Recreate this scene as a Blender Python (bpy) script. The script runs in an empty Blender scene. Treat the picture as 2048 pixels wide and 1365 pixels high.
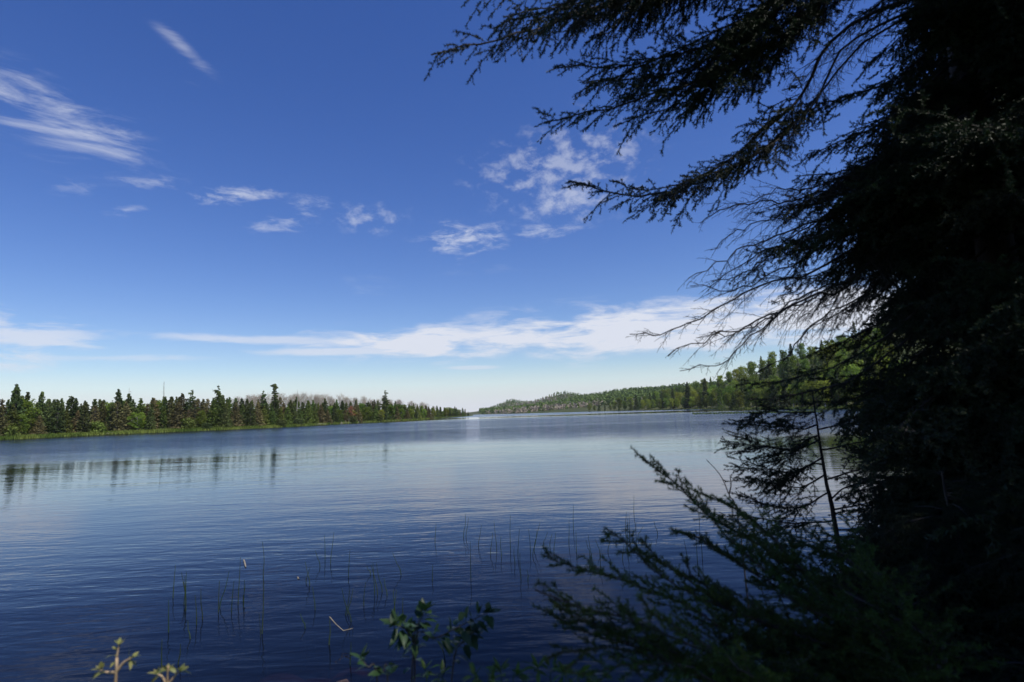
import bpy, math, random
import numpy as np
from mathutils import Vector, Matrix

random.seed(7)
rng = np.random.default_rng(7)
R = math.radians
scene = bpy.context.scene
COL = scene.collection

# ------------------------------------------------------------------ camera
H = 2.4
PITCH, ROLL = 7.14, -1.9
cam = bpy.data.cameras.new('camera')
cam.lens = 20.0; cam.sensor_width = 36.0
cam.clip_start = 0.05; cam.clip_end = 20000
cam.dof.use_dof = True; cam.dof.focus_distance = 45.0; cam.dof.aperture_fstop = 2.2
camo = bpy.data.objects.new('camera', cam); COL.objects.link(camo)
CAM_M = Matrix.Translation((0, 0, H)) @ Matrix.Rotation(R(90 + PITCH), 4, 'X') @ Matrix.Rotation(R(ROLL), 4, 'Z')
camo.matrix_world = CAM_M
scene.camera = camo
FPX = 20.0 / 36.0 * 2048

# ------------------------------------------------------------------ sun and sky
SUN_EL, SUN_AZ = 58.0, 123.0          # azimuth clockwise from the view direction (+Y)
SKY_STRENGTH = 0.13
sd = Vector((math.sin(R(SUN_AZ)) * math.cos(R(SUN_EL)), math.cos(R(SUN_AZ)) * math.cos(R(SUN_EL)), math.sin(R(SUN_EL))))
sun = bpy.data.lights.new('sun', 'SUN'); sun.energy = 5.0; sun.angle = R(0.53); sun.color = (1.0, 0.95, 0.87)
suno = bpy.data.objects.new('sun', sun); COL.objects.link(suno)
suno.rotation_euler = (-sd).to_track_quat('-Z', 'Y').to_euler()

scene.view_settings.view_transform = 'Standard'
scene.view_settings.look = 'None'
scene.view_settings.exposure = 0.0
scene.view_settings.gamma = 1.0
scene.cycles.use_denoising = True
scene.cycles.max_bounces = 5
scene.cycles.diffuse_bounces = 2
scene.cycles.glossy_bounces = 3
scene.cycles.transparent_max_bounces = 8
scene.cycles.transmission_bounces = 3
scene.cycles.sample_clamp_indirect = 4.0


def ray(u, v):
    """direction through a point of the 2048 x 1365 photograph"""
    d = Vector(((u - 1024) / FPX, -(v - 682.5) / FPX, -1.0))
    return (CAM_M.to_3x3() @ d).normalized()


def on_z(u, v, z=0.0):
    d = ray(u, v)
    t = (z - H) / d.z
    return Vector((0, 0, H)) + d * t


def at(u, v, Y):
    d = ray(u, v)
    return Vector((0, 0, H)) + d * (Y / d.y)


def proj(p):
    q = CAM_M.inverted() @ Vector(p)
    if q.z > -0.05:
        return None
    return (1024 + FPX * q.x / -q.z, 682.5 - FPX * q.y / -q.z)


class NT:
    """small node-tree helper"""
    def __init__(self, tree):
        self.t = tree; self.n = tree.nodes; self.l = tree.links
    def add(self, kind, **kw):
        n = self.n.new(kind)
        for k, val in kw.items():
            setattr(n, k, val)
        return n
    def put(self, sock, val):
        if val is None:
            return
        if isinstance(val, bpy.types.NodeSocket):
            self.l.new(val, sock)
        else:
            sock.default_value = val
    def math(self, op, a, b=None, c=None, clamp=False):
        n = self.add('ShaderNodeMath', operation=op, use_clamp=clamp)
        for i, v in enumerate((a, b, c)):
            self.put(n.inputs[i], v) if v is not None else None
        return n.outputs[0]
    def rng(self, v, a, b, c=0.0, d=1.0, smooth=True):
        n = self.add('ShaderNodeMapRange', interpolation_type='SMOOTHSTEP' if smooth else 'LINEAR')
        self.put(n.inputs[0], v)
        for i, x in enumerate((a, b, c, d)):
            self.put(n.inputs[i + 1], x)
        return n.outputs[0]
    def noise(self, vec, scale, detail=5.0, rough=0.55, dist=0.0):
        n = self.add('ShaderNodeTexNoise')
        self.put(n.inputs['Vector'], vec)
        n.inputs['Scale'].default_value = scale; n.inputs['Detail'].default_value = detail
        n.inputs['Roughness'].default_value = rough; n.inputs['Distortion'].default_value = dist
        return n.outputs['Fac']
    def mapping(self, vec, loc=(0, 0, 0), rot=(0, 0, 0), scale=(1, 1, 1), kind='POINT'):
        n = self.add('ShaderNodeMapping', vector_type=kind)
        self.put(n.inputs[0], vec)
        n.inputs[1].default_value = loc; n.inputs[2].default_value = rot; n.inputs[3].default_value = scale
        return n.outputs[0]
    def mix(self, f, a, b):
        n = self.add('ShaderNodeMix', data_type='RGBA')
        self.put(n.inputs[0], f)
        for i, x in ((6, a), (7, b)):
            if not isinstance(x, bpy.types.NodeSocket) and len(x) == 3:
                x = (*x, 1)
            self.put(n.inputs[i], x)
        return n.outputs[2]


world = bpy.data.worlds.new('World'); scene.world = world; world.use_nodes = True
w = NT(world.node_tree)
for n in list(w.n):
    w.n.remove(n)
sky = w.add('ShaderNodeTexSky', sky_type='NISHITA')
sky.sun_disc = False
sky.sun_elevation = R(SUN_EL); sky.sun_rotation = R(SUN_AZ)
sky.altitude = 200; sky.air_density = 1.0; sky.dust_density = 0.4; sky.ozone_density = 2.5
tc = w.add('ShaderNodeTexCoord')
sep = w.add('ShaderNodeSeparateXYZ'); w.l.new(tc.outputs['Generated'], sep.inputs[0])
az = w.math('ARCTAN2', sep.outputs[0], sep.outputs[1])
el = w.math('ARCSINE', sep.outputs[2])
ae = w.add('ShaderNodeCombineXYZ'); w.put(ae.inputs[0], az); w.put(ae.inputs[1], el)
AE = ae.outputs[0]
# two cloud textures on the dome: one fleecy, one streaked
n_fl = w.noise(w.mapping(AE, rot=(0, 0, R(-8)), scale=(20, 60, 1)), 1.0, 9, 0.66, 0.3)
n_band = w.noise(w.mapping(AE, rot=(0, 0, R(-6)), scale=(9, 46, 1)), 1.0, 9, 0.62, 0.35)
n_str = w.noise(w.mapping(AE, rot=(0, 0, R(32)), scale=(6, 30, 1)), 1.0, 9, 0.64, 0.45)
n_mot = w.noise(w.mapping(AE, rot=(0, 0, R(-30)), scale=(22, 34, 1)), 1.0, 8, 0.62, 0.15)
TEX = {'fleece': n_fl, 'band': n_band, 'streak': n_str, 'mottle': n_mot}


def azel(u, v):
    d = ray(u, v)
    return math.atan2(d.x, d.y), math.asin(d.z)


# (left end u,v, right end u,v, half thickness in photo px, density, texture, texture weight)
CLOUDS = [
    ((400, 692), (1350, 656), 56, 1.10, 'band', 0.95),
    ((720, 672), (1950, 612), 86, 1.12, 'band', 0.9),
    ((1050, 650), (2700, 535), 112, 1.12, 'band', 0.9),
    ((120, 662), (860, 684), 17, 0.60, 'band', 0.9),
    ((380, 704), (1000, 694), 14, 0.70, 'band', 0.7),
    ((-430, 676), (290, 682), 100, 0.72, 'band', 1.4),
    ((-300, 712), (560, 713), 14, 0.36, 'band', 1.1),
    ((-260, 80), (400, 345), 115, 0.60, 'streak', 1.45),
    ((-120, 150), (330, 300), 50, 0.62, 'streak', 1.2),
    ((270, 10), (450, 165), 26, 0.34, 'streak', 1.2),
    ((330, 396), (600, 382), 30, 0.55, 'fleece', 1.4),
    ((460, 460), (650, 440), 28, 0.36, 'fleece', 1.5),
    ((550, 412), (690, 412), 34, 0.30, 'fleece', 1.5),
    ((630, 440), (840, 430), 44, 0.40, 'mottle', 1.6),
    ((800, 485), (1060, 468), 54, 0.62, 'fleece', 1.4),
    ((960, 466), (1210, 452), 26, 0.42, 'fleece', 1.4),
    ((880, 380), (1380, 280), 140, 0.40, 'mottle', 1.7),
    ((1020, 415), (1270, 360), 85, 0.50, 'mottle', 1.4),
    ((195, 430), (310, 410), 20, 0.36, 'fleece', 1.4),
    ((30, 378), (240, 370), 26, 0.16, 'fleece', 1.5),
    ((190, 358), (410, 368), 20, 0.28, 'fleece', 1.5),
    ((860, 737), (1030, 734), 7, 0.5, 'band', 0.5),
]
total = None
for (ul, vl), (ur, vr), th, dens, tex, wt in CLOUDS:
    a0, e0 = azel(ul, vl); a1, e1 = azel(ur, vr)
    ca, ce = (a0 + a1) / 2, (e0 + e1) / 2
    ln = math.hypot(a1 - a0, e1 - e0) / 2
    um, vm = (ul + ur) / 2, (vl + vr) / 2
    b0 = azel(um, vm - th); b1 = azel(um, vm + th)
    hw = math.hypot(b0[0] - b1[0], b0[1] - b1[1]) / 2
    rot = math.atan2(e1 - e0, a1 - a0)
    p = w.mapping(AE, loc=(ca, ce, 0), rot=(0, 0, rot), scale=(ln, hw, 1), kind='TEXTURE')
    lng = w.add('ShaderNodeVectorMath', operation='LENGTH'); w.l.new(p, lng.inputs[0])
    m = w.math('SUBTRACT', 1.0, lng.outputs['Value'])
    t = w.math('MULTIPLY_ADD', w.math('SUBTRACT', TEX[tex], 0.56), wt * 2.4, w.math('MULTIPLY', m, 1.25 if (tex == 'band' and wt < 0.9) else 0.9))
    c = w.rng(t, 0.02, 0.70 if tex == 'band' else 1.05)
    c = w.math('MULTIPLY', c, w.rng(m, -0.1, 0.7))
    c = w.math('MULTIPLY', c, dens)
    total = c if total is None else w.math('MAXIMUM', total, c)
# the same thin fair-weather cirrus goes on all round the dome
gen = w.noise(w.mapping(tc.outputs['Generated'], scale=(2.2, 2.2, 7)), 1.0, 8, 0.6, 0.8)
gen = w.math('MULTIPLY', w.rng(gen, 0.62, 0.85), 0.4)
# faint veil low down
low = w.rng(el, R(5.0), R(0.2), 0.0, 0.88)
total = w.math('MAXIMUM', w.math('MAXIMUM', total, gen), low)
total = w.math('MINIMUM', total, 0.93)
hsv = w.add('ShaderNodeHueSaturation'); hsv.inputs['Saturation'].default_value = 1.30; hsv.inputs['Hue'].default_value = 0.520
w.l.new(sky.outputs[0], hsv.inputs['Color'])
k = 1.0 / SKY_STRENGTH
skyc = w.mix(total, hsv.outputs[0], (0.76 * k, 0.79 * k, 0.88 * k))
bg = w.add('ShaderNodeBackground'); w.l.new(skyc, bg.inputs[0]); bg.inputs[1].default_value = SKY_STRENGTH
wo = w.add('ShaderNodeOutputWorld'); w.l.new(bg.outputs[0], wo.inputs[0])
world.cycles.sampling_method = 'MANUAL'; world.cycles.sample_map_resolution = 1024


# ------------------------------------------------------------------ materials
def material(name):
    m = bpy.data.materials.new(name); m.use_nodes = True
    t = NT(m.node_tree)
    b = t.n['Principled BSDF']
    return m, t, b


def leaf_mat(name, c1, c2, trans=0.25, rough=0.6, scale=1.5, var=0.35):
    """foliage: two tones by noise, each object a little different, light passes through the leaf"""
    m, t, b = material(name)
    tcn = t.add('ShaderNodeTexCoord')
    f = t.rng(t.noise(tcn.outputs['Object'], scale, 3), 0.35, 0.65)
    c = t.mix(f, c1, c2)
    oi = t.add('ShaderNodeObjectInfo')
    h = t.add('ShaderNodeHueSaturation')
    t.put(h.inputs['Hue'], t.rng(oi.outputs['Random'], 0, 1, 0.5 - 0.03 * var / .35, 0.5 + 0.025 * var / .35, False))
    t.put(h.inputs['Value'], t.rng(t.math('FRACT', t.math('MULTIPLY', oi.outputs['Random'], 7.31)), 0, 1, 1 - var, 1 + var, False))
    t.put(h.inputs['Color'], c)
    b.inputs['Roughness'].default_value = rough
    b.inputs['Specular IOR Level'].default_value = 0.25
    t.put(b.inputs['Base Color'], h.outputs[0])
    tr = t.add('ShaderNodeBsdfTranslucent'); t.put(tr.inputs[0], h.outputs[0])
    mx = t.add('ShaderNodeMixShader'); mx.inputs[0].default_value = trans
    t.l.new(b.outputs[0], mx.inputs[1]); t.l.new(tr.outputs[0], mx.inputs[2])
    t.l.new(mx.outputs[0], t.n['Material Output'].inputs[0])
    return m


def bark_mat(name, c1, c2, scale=20, rough=0.9):
    m, t, b = material(name)
    tcn = t.add('ShaderNodeTexCoord')
    v = t.mapping(tcn.outputs['Object'], scale=(1, 1, 0.25))
    n = t.noise(v, scale, 6)
    t.put(b.inputs['Base Color'], t.mix(t.rng(n, 0.35, 0.65), c1, c2))
    b.inputs['Roughness'].default_value = rough
    bp = t.add('ShaderNodeBump'); bp.inputs['Strength'].default_value = 0.6; bp.inputs['Distance'].default_value = 0.01
    t.put(bp.inputs['Height'], n); t.l.new(bp.outputs[0], b.inputs['Normal'])
    return m


M = {}
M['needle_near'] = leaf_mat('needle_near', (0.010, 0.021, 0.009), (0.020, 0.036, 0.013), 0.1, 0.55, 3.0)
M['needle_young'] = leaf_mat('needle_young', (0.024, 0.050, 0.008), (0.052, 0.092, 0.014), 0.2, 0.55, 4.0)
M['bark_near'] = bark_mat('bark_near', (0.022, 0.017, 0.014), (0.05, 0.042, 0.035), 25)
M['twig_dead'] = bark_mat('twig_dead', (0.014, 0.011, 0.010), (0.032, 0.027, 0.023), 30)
M['bark_far'] = bark_mat('bark_far', (0.09, 0.075, 0.06), (0.17, 0.15, 0.13), 3)
M['bark_pale'] = bark_mat('bark_pale', (0.28, 0.26, 0.23), (0.42, 0.40, 0.36), 3)
M['spruce_dark'] = leaf_mat('spruce_dark', (0.056, 0.088, 0.024), (0.115, 0.140, 0.038), 0.18, 0.7, 0.5)
M['spruce_brown'] = leaf_mat('spruce_brown', (0.105, 0.100, 0.036), (0.175, 0.150, 0.062), 0.18, 0.8, 0.5)
M['spruce_green'] = leaf_mat('spruce_green', (0.082, 0.128, 0.022), (0.145, 0.190, 0.036), 0.2, 0.7, 0.5)
M['pine'] = leaf_mat('pine', (0.050, 0.082, 0.024), (0.10, 0.135, 0.040), 0.2, 0.7, 0.5)
M['leaf_green'] = leaf_mat('leaf_green', (0.12, 0.185, 0.024), (0.19, 0.26, 0.038), 0.5, 0.6, 0.5)
M['leaf_yellow'] = leaf_mat('leaf_yellow', (0.18, 0.245, 0.032), (0.27, 0.33, 0.048), 0.5, 0.6, 0.5)
M['leaf_rust'] = leaf_mat('leaf_rust', (0.17, 0.085, 0.04), (0.24, 0.13, 0.06), 0.2, 0.8, 0.5)
M['twig_pale'] = leaf_mat('twig_pale', (0.30, 0.25, 0.19), (0.42, 0.36, 0.28), 0.1, 0.9, 0.5, 0.15)
M['grass'] = leaf_mat('grass', (0.10, 0.16, 0.025), (0.20, 0.25, 0.05), 0.35, 0.6, 0.12, 0.1)
M['reed'] = leaf_mat('reed', (0.022, 0.042, 0.014), (0.045, 0.07, 0.022), 0.2, 0.4, 2.0)
M['reed_dead'] = bark_mat('reed_dead', (0.20, 0.16, 0.10), (0.32, 0.27, 0.18), 15, 0.6)
M['shrub_leaf'] = leaf_mat('shrub_leaf', (0.018, 0.045, 0.018), (0.035, 0.075, 0.025), 0.25, 0.4, 8.0, 0.15)
M['weed_leaf'] = leaf_mat('weed_leaf', (0.045, 0.095, 0.015), (0.08, 0.14, 0.025), 0.3, 0.45, 8.0, 0.2)
M['bud_leaf'] = leaf_mat('bud_leaf', (0.13, 0.155, 0.045), (0.22, 0.21, 0.07), 0.3, 0.5, 20.0, 0.15)
M['bud_stem'] = bark_mat('bud_stem', (0.26, 0.18, 0.10), (0.38, 0.28, 0.17), 60)
M['driftwood'] = bark_mat('driftwood', (0.30, 0.26, 0.22), (0.45, 0.41, 0.36), 4)
M['rock'] = bark_mat('rock', (0.10, 0.055, 0.035), (0.20, 0.12, 0.08), 6)

# ------------------------------------------------------------------ mesh building
class Acc:
    """collects vertex / face arrays and links them as one mesh object"""
    def __init__(self):
        self.v = []; self.f3 = []; self.f4 = []; self.n = 0
    def add(self, v, f3=None, f4=None):
        v = np.asarray(v, dtype=np.float64).reshape(-1, 3)
        if f3 is not None and len(f3):
            self.f3.append(np.asarray(f3).reshape(-1, 3) + self.n)
        if f4 is not None and len(f4):
            self.f4.append(np.asarray(f4).reshape(-1, 4) + self.n)
        self.v.append(v); self.n += len(v)
    def tube(self, pts, rad, k=4):
        pts = np.asarray(pts, dtype=np.float64); n = len(pts)
        rad = np.broadcast_to(np.asarray(rad, dtype=np.float64), (n,))
        T = np.gradient(pts, axis=0); T /= np.linalg.norm(T, axis=1, keepdims=True) + 1e-12
        ref = np.array([0.0, 0, 1]) if abs(T[:, 2]).mean() < 0.8 else np.array([1.0, 0, 0])
        A = np.cross(T, ref); A /= np.linalg.norm(A, axis=1, keepdims=True) + 1e-12
        B = np.cross(T, A)
        an = np.arange(k) * 2 * math.pi / k
        V = pts[:, None, :] + rad[:, None, None] * (A[:, None, :] * np.cos(an)[None, :, None] + B[:, None, :] * np.sin(an)[None, :, None])
        i = np.arange(n - 1)[:, None] * k; j = np.arange(k)[None, :]; j2 = (j + 1) % k
        F = np.stack([i + j, i + j2, i + k + j2, i + k + j], axis=-1).reshape(-1, 4)
        self.add(V.reshape(-1, 3), None, F)
    def mesh(self, name):
        me = bpy.data.meshes.new(name)
        V = np.concatenate(self.v).astype(np.float32)
        f3 = np.concatenate(self.f3) if self.f3 else np.zeros((0, 3), int)
        f4 = np.concatenate(self.f4) if self.f4 else np.zeros((0, 4), int)
        me.vertices.add(len(V)); me.vertices.foreach_set('co', V.ravel())
        nl = f3.size + f4.size
        me.loops.add(nl); me.loops.foreach_set('vertex_index', np.concatenate([f3.ravel(), f4.ravel()]).astype(np.int32))
        me.polygons.add(len(f3) + len(f4))
        st = np.concatenate([np.arange(len(f3)) * 3, f3.size + np.arange(len(f4)) * 4]).astype(np.int32)
        me.polygons.foreach_set('loop_start', st)
        me.update(calc_edges=True)
        return me
    def obj(self, name, mat, parent=None, smooth=False):
        me = self.mesh(name); me.materials.append(mat)
        if smooth:
            me.polygons.foreach_set('use_smooth', np.ones(len(me.polygons), bool))
        return link(name, me, parent)


def link(name, data, parent=None, loc=None):
    o = bpy.data.objects.new(name, data); COL.objects.link(o)
    if parent is not None:
        o.parent = parent
    if loc is not None:
        o.location = loc
    return o


def tag(o, label, cat, group=None):
    o['label'] = label; o['category'] = cat
    if group:
        o['group'] = group
    return o


def copy_tree(root):
    r = root.copy(); COL.objects.link(r)
    for ch in root.children:
        c = ch.copy(); COL.objects.link(c); c.parent = r
        for g in ch.children:
            d = g.copy(); COL.objects.link(d); d.parent = c
    return r


ORD = ['zeroth', 'first', 'second', 'third', 'fourth', 'fifth', 'sixth', 'seventh', 'eighth', 'ninth', 'tenth', 'eleventh', 'twelfth',
       'thirteenth', 'fourteenth', 'fifteenth', 'sixteenth', 'seventeenth', 'eighteenth', 'nineteenth']
TENS = {2: 'twent', 3: 'thirt', 4: 'fort', 5: 'fift', 6: 'sixt', 7: 'sevent', 8: 'eight', 9: 'ninet'}


def ordinal(n):
    if n < 20:
        return ORD[n]
    t = TENS[n // 10]
    return t + 'ieth' if n % 10 == 0 else t + 'y-' + ORD[n % 10]


# ------------------------------------------------------------------ the lake outline and the ground
def shore(pts):
    return [tuple(on_z(u, v)[:2]) for u, v in pts]


LEFT_SHORE = [(-700, 903), (-250, 890), (0, 880), (200, 870), (330, 865), (450, 860), (560, 855), (640, 850.5), (700, 847), (760, 844), (820, 840.5), (880, 836.5), (930, 833.2), (946, 831.8)]
FAR_SHORE = [(948, 829.8), (1000, 828.6), (1050, 827.4), (1110, 825.6), (1200, 823.2), (1300, 820.6), (1370, 819), (1440, 818.2), (1500, 817.6), (1560, 817.5), (1640, 817.5)]
LAKE = [(-400.0, 60.0)] + shore(LEFT_SHORE) + shore(FAR_SHORE) + [(150, 200), (140, 150), (105, 105), (64, 62), (34, 31), (18, 16.5), (10.5, 9.4), (6.2, 6.2), (3.4, 4.9), (1.5, 4.6), (-1.5, 4.5), (-6, 4.4), (-20, 2), (-120, -10), (-400, -30)]
LK = np.array(LAKE)


def lake_sd(P):
    """signed distance to the lake outline, positive on land"""
    P = np.asarray(P, float).reshape(-1, 2)
    best = np.full(len(P), 1e18); inside = np.zeros(len(P), bool)
    for i in range(len(LK)):
        a = LK[i]; b = LK[(i + 1) % len(LK)]
        ab = b - a; ap = P - a
        t = np.clip((ap @ ab) / (ab @ ab), 0, 1)
        d = ap - t[:, None] * ab
        best = np.minimum(best, (d * d).sum(1))
        c = (a[1] > P[:, 1]) != (b[1] > P[:, 1])
        with np.errstate(divide='ignore', invalid='ignore'):
            xi = (b[0] - a[0]) * (P[:, 1] - a[1]) / (b[1] - a[1]) + a[0]
        inside ^= c & (P[:, 0] < xi)
    d = np.sqrt(best)
    return np.where(inside, -d, d)


def sstep(x, a, b):
    t = np.clip((x - a) / (b - a), 0, 1)
    return t * t * (3 - 2 * t)


HILLS = [(400, 400, 70, 130, 150), (520, 700, 45, 170, 260)]          # x, y, height, sigma x, sigma y
for (u, v, Y, s) in [(1018, 808, 2100, 70), (1080, 806, 1950, 120), (1128, 797, 1850, 85), (1200, 794, 1700, 140), (1270, 786, 1500, 150), (1350, 780, 1300, 170), (1450, 764, 1100, 200)]:
    p = at(u, v, Y)
    HILLS.append((p.x, p.y + 60, p.z * 0.42, s, 170))
for (u, v, Y, s, e) in [(1022, 806, 2080, 34, 15), (1128, 795, 1850, 42, 16), (1290, 782, 1480, 90, 8)]:
    p = at(u, v, Y); HILLS.append((p.x, p.y + 40, e, s, 70))
for (u, v, Y, s) in [(420, 818, 330, 55), (560, 808, 350, 60), (680, 812, 430, 60), (780, 816, 500, 60)]:
    p = at(u, v, Y)
    HILLS.append((p.x, p.y + 25, p.z * 0.33, s, 45))


def ground_z(P):
    P = np.asarray(P, float).reshape(-1, 2)
    d = lake_sd(P)
    r = np.hypot(P[:, 0], P[:, 1])
    near = 1 - sstep(r, 18, 60)
    wob = 0.10 * np.sin(P[:, 0] * 1.7 + 1.3 * np.sin(P[:, 1] * 0.9)) * np.sin(P[:, 1] * 1.3 + 0.6)
    bank_near = 0.80 * sstep(d, 0.0, 1.9) + 0.25 * sstep(d, 2, 12) + wob * 0.35 * sstep(d, 0, 1.2)
    bank_far = 0.35 * sstep(d, 0, 5) + 0.02 * np.clip(d, 0, 200)
    land = near * bank_near + (1 - near) * bank_far
    hill = np.zeros(len(P))
    for hx, hy, hh, sx, sy in HILLS:
        hill += hh * np.exp(-0.5 * (((P[:, 0] - hx) / sx) ** 2 + ((P[:, 1] - hy) / sy) ** 2))
    land = land + hill * sstep(d, 0, 45)
    bed = -0.02 - 0.55 * sstep(-d, 0, 3.5) - 1.6 * sstep(-d, 3, 16) + 0.25 * wob * sstep(-d, 0, 1)
    return np.where(d > 0, land, bed)


def gz(x, y):
    return float(ground_z([(x, y)])[0])


# polar sheet round the viewer, fine in front and near, out past the hills
an = np.concatenate([np.linspace(-180, -56, 40)[:-1], np.linspace(-56, 56, 300), np.linspace(56, 180, 40)[1:-1]])
ra = np.concatenate([[0.0], np.geomspace(0.4, 12000, 250)])
AN, RA = np.meshgrid(np.radians(an), ra)
GX = (np.sin(AN) * RA).ravel(); GY = (np.cos(AN) * RA).ravel()
GZ = ground_z(np.stack([GX, GY], 1))
na = len(an)
ii, jj = np.meshgrid(np.arange(len(ra) - 1), np.arange(na), indexing='ij')
j2 = (jj + 1) % na
GF = np.stack([ii * na + jj, ii * na + j2, (ii + 1) * na + j2, (ii + 1) * na + jj], -1).reshape(-1, 4)
m, t, b = material('ground')
geo = t.add('ShaderNodeNewGeometry')
n1 = t.noise(geo.outputs['Position'], 0.02, 5); n2 = t.noise(geo.outputs['Position'], 2.5, 6)
c_land = t.mix(t.rng(n1, 0.4, 0.6), (0.055, 0.080, 0.022), (0.10, 0.115, 0.045))
c_land = t.mix(t.rng(n2, 0.35, 0.7), c_land, (0.035, 0.030, 0.018))
c_bed = t.mix(t.rng(n2, 0.4, 0.65), (0.055, 0.030, 0.018), (0.10, 0.055, 0.032))
sp = t.add('ShaderNodeSeparateXYZ'); t.l.new(geo.outputs['Position'], sp.inputs[0])
t.put(b.inputs['Base Color'], t.mix(t.rng(sp.outputs[2], -0.05, 0.06), c_bed, c_land))
b.inputs['Roughness'].default_value = 0.95; b.inputs['Specular IOR Level'].default_value = 0.1
bp = t.add('ShaderNodeBump'); bp.inputs['Strength'].default_value = 0.5; bp.inputs['Distance'].default_value = 0.05
t.put(bp.inputs['Height'], n2); t.l.new(bp.outputs[0], b.inputs['Normal'])
A = Acc(); A.add(np.stack([GX, GY, GZ], 1), None, GF)
ground = A.obj('ground', m, smooth=True); ground['kind'] = 'structure'

# ------------------------------------------------------------------ water
m, t, b = material('lake_water')
t.n.remove(b)
geo = t.add('ShaderNodeNewGeometry')
pos = geo.outputs['Position']
sp = t.add('ShaderNodeSeparateXYZ'); t.l.new(pos, sp.inputs[0])
dist = t.add('ShaderNodeVectorMath', operation='LENGTH'); t.l.new(pos, dist.inputs[0])
dd = dist.outputs['Value']
patch = t.noise(t.mapping(pos, scale=(0.010, 0.030, 1)), 1.0, 3)
dw = t.math('MULTIPLY_ADD', t.math('SUBTRACT', patch, 0.5), 44.0, dd)
gust = t.math('MULTIPLY', t.rng(dw, 40, 76), t.rng(dw, 290, 190))
lane = t.noise(t.mapping(pos, scale=(0.004, 0.022, 1)), 1.0, 3)
gust = t.math('MULTIPLY', gust, t.rng(lane, 0.30, 0.62, 0.35, 1.0))
dash = t.noise(t.mapping(pos, rot=(0, 0, R(6)), scale=(0.30, 1.1, 1)), 1.0, 4, 0.7, 0.2)
gust = t.math('MULTIPLY', gust, t.rng(dash, 0.3, 0.7, 0.45, 1.35))
gust2 = t.math('MULTIPLY', t.rng(dw, 330, 420), t.rng(lane, 0.35, 0.6, 0.3, 1.0))
wind = t.noise(t.mapping(pos, rot=(0, 0, R(20)), scale=(0.05, 0.13, 1)), 1.0, 3)
calm = t.math('MULTIPLY', t.rng(dd, 6, 22, 0.85, 0.34), t.rng(wind, 0.3, 0.7, 0.6, 1.35))
fine = t.noise(t.mapping(pos, rot=(0, 0, R(8)), scale=(2.0, 5.5, 1)), 1.0, 3, 0.5, 0.4)
mid = t.noise(t.mapping(pos, rot=(0, 0, R(-14)), scale=(0.55, 1.9, 1)), 1.0, 3, 0.5, 0.3)
big = t.noise(t.mapping(pos, rot=(0, 0, R(10)), scale=(0.10, 0.30, 1)), 1.0, 2, 0.5, 0.2)
hgt = t.math('MULTIPLY', fine, 0.012)
hgt = t.math('MULTIPLY_ADD', mid, 0.024, hgt)
hgt = t.math('MULTIPLY_ADD', big, 0.050, hgt)
hgt = t.math('MULTIPLY', hgt, calm)
chop = t.noise(t.mapping(pos, scale=(3.2, 4.0, 1)), 1.0, 3, 0.6, 0.2)
hgt = t.math('MULTIPLY_ADD', t.math('MULTIPLY', chop, t.math('MAXIMUM', gust, gust2)), 0.075, hgt)
bp = t.add('ShaderNodeBump'); bp.inputs['Strength'].default_value = 1.0; bp.inputs['Distance'].default_value = 1.0
t.put(bp.inputs['Height'], hgt)
gs = t.add('ShaderNodeVectorMath', operation='SCALE'); gs.inputs[0].default_value = (0.0, -0.105, 0.0); t.put(gs.inputs['Scale'], t.math('MAXIMUM', t.math('MAXIMUM', gust, gust2), t.rng(dd, 15, 5, 0.0, 0.55)))
ga = t.add('ShaderNodeVectorMath', operation='ADD'); t.l.new(bp.outputs[0], ga.inputs[0]); t.l.new(gs.outputs[0], ga.inputs[1])
gn = t.add('ShaderNodeVectorMath', operation='NORMALIZE'); t.l.new(ga.outputs[0], gn.inputs[0])
WN = gn.outputs[0]
gl = t.add('ShaderNodeBsdfGlossy'); gl.inputs['Roughness'].default_value = 0.03; gl.inputs['Color'].default_value = (0.97, 0.97, 0.97, 1)
t.l.new(WN, gl.inputs['Normal'])
tr = t.add('ShaderNodeBsdfTransparent'); tr.inputs[0].default_value = (0.36, 0.22, 0.15, 1)
fr = t.add('ShaderNodeFresnel'); fr.inputs[0].default_value = 1.333; t.l.new(WN, fr.inputs['Normal'])
deep = t.add('ShaderNodeBsdfDiffuse'); deep.inputs[0].default_value = (0.003, 0.005, 0.012, 1)
body = t.add('ShaderNodeMixShader'); t.put(body.inputs[0], t.rng(dd, 4.8, 8.0, 0.30, 1.0))
t.l.new(tr.outputs[0], body.inputs[1]); t.l.new(deep.outputs[0], body.inputs[2])
mx = t.add('ShaderNodeMixShader'); t.l.new(fr.outputs[0], mx.inputs[0])
t.l.new(body.outputs[0], mx.inputs[1]); t.l.new(gl.outputs[0], mx.inputs[2])
t.l.new(mx.outputs[0], t.n['Material Output'].inputs[0])
A = Acc()
k = 96
ang = np.arange(k) * 2 * math.pi / k
A.add(np.concatenate([[[0, 0, 0]], np.stack([np.cos(ang) * 2600, np.sin(ang) * 2600 + 300, 0 * ang], 1)]), [[0, 1 + i, 1 + (i + 1) % k] for i in range(k)])
lake = A.obj('lake_water', m); lake['kind'] = 'structure'

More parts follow.
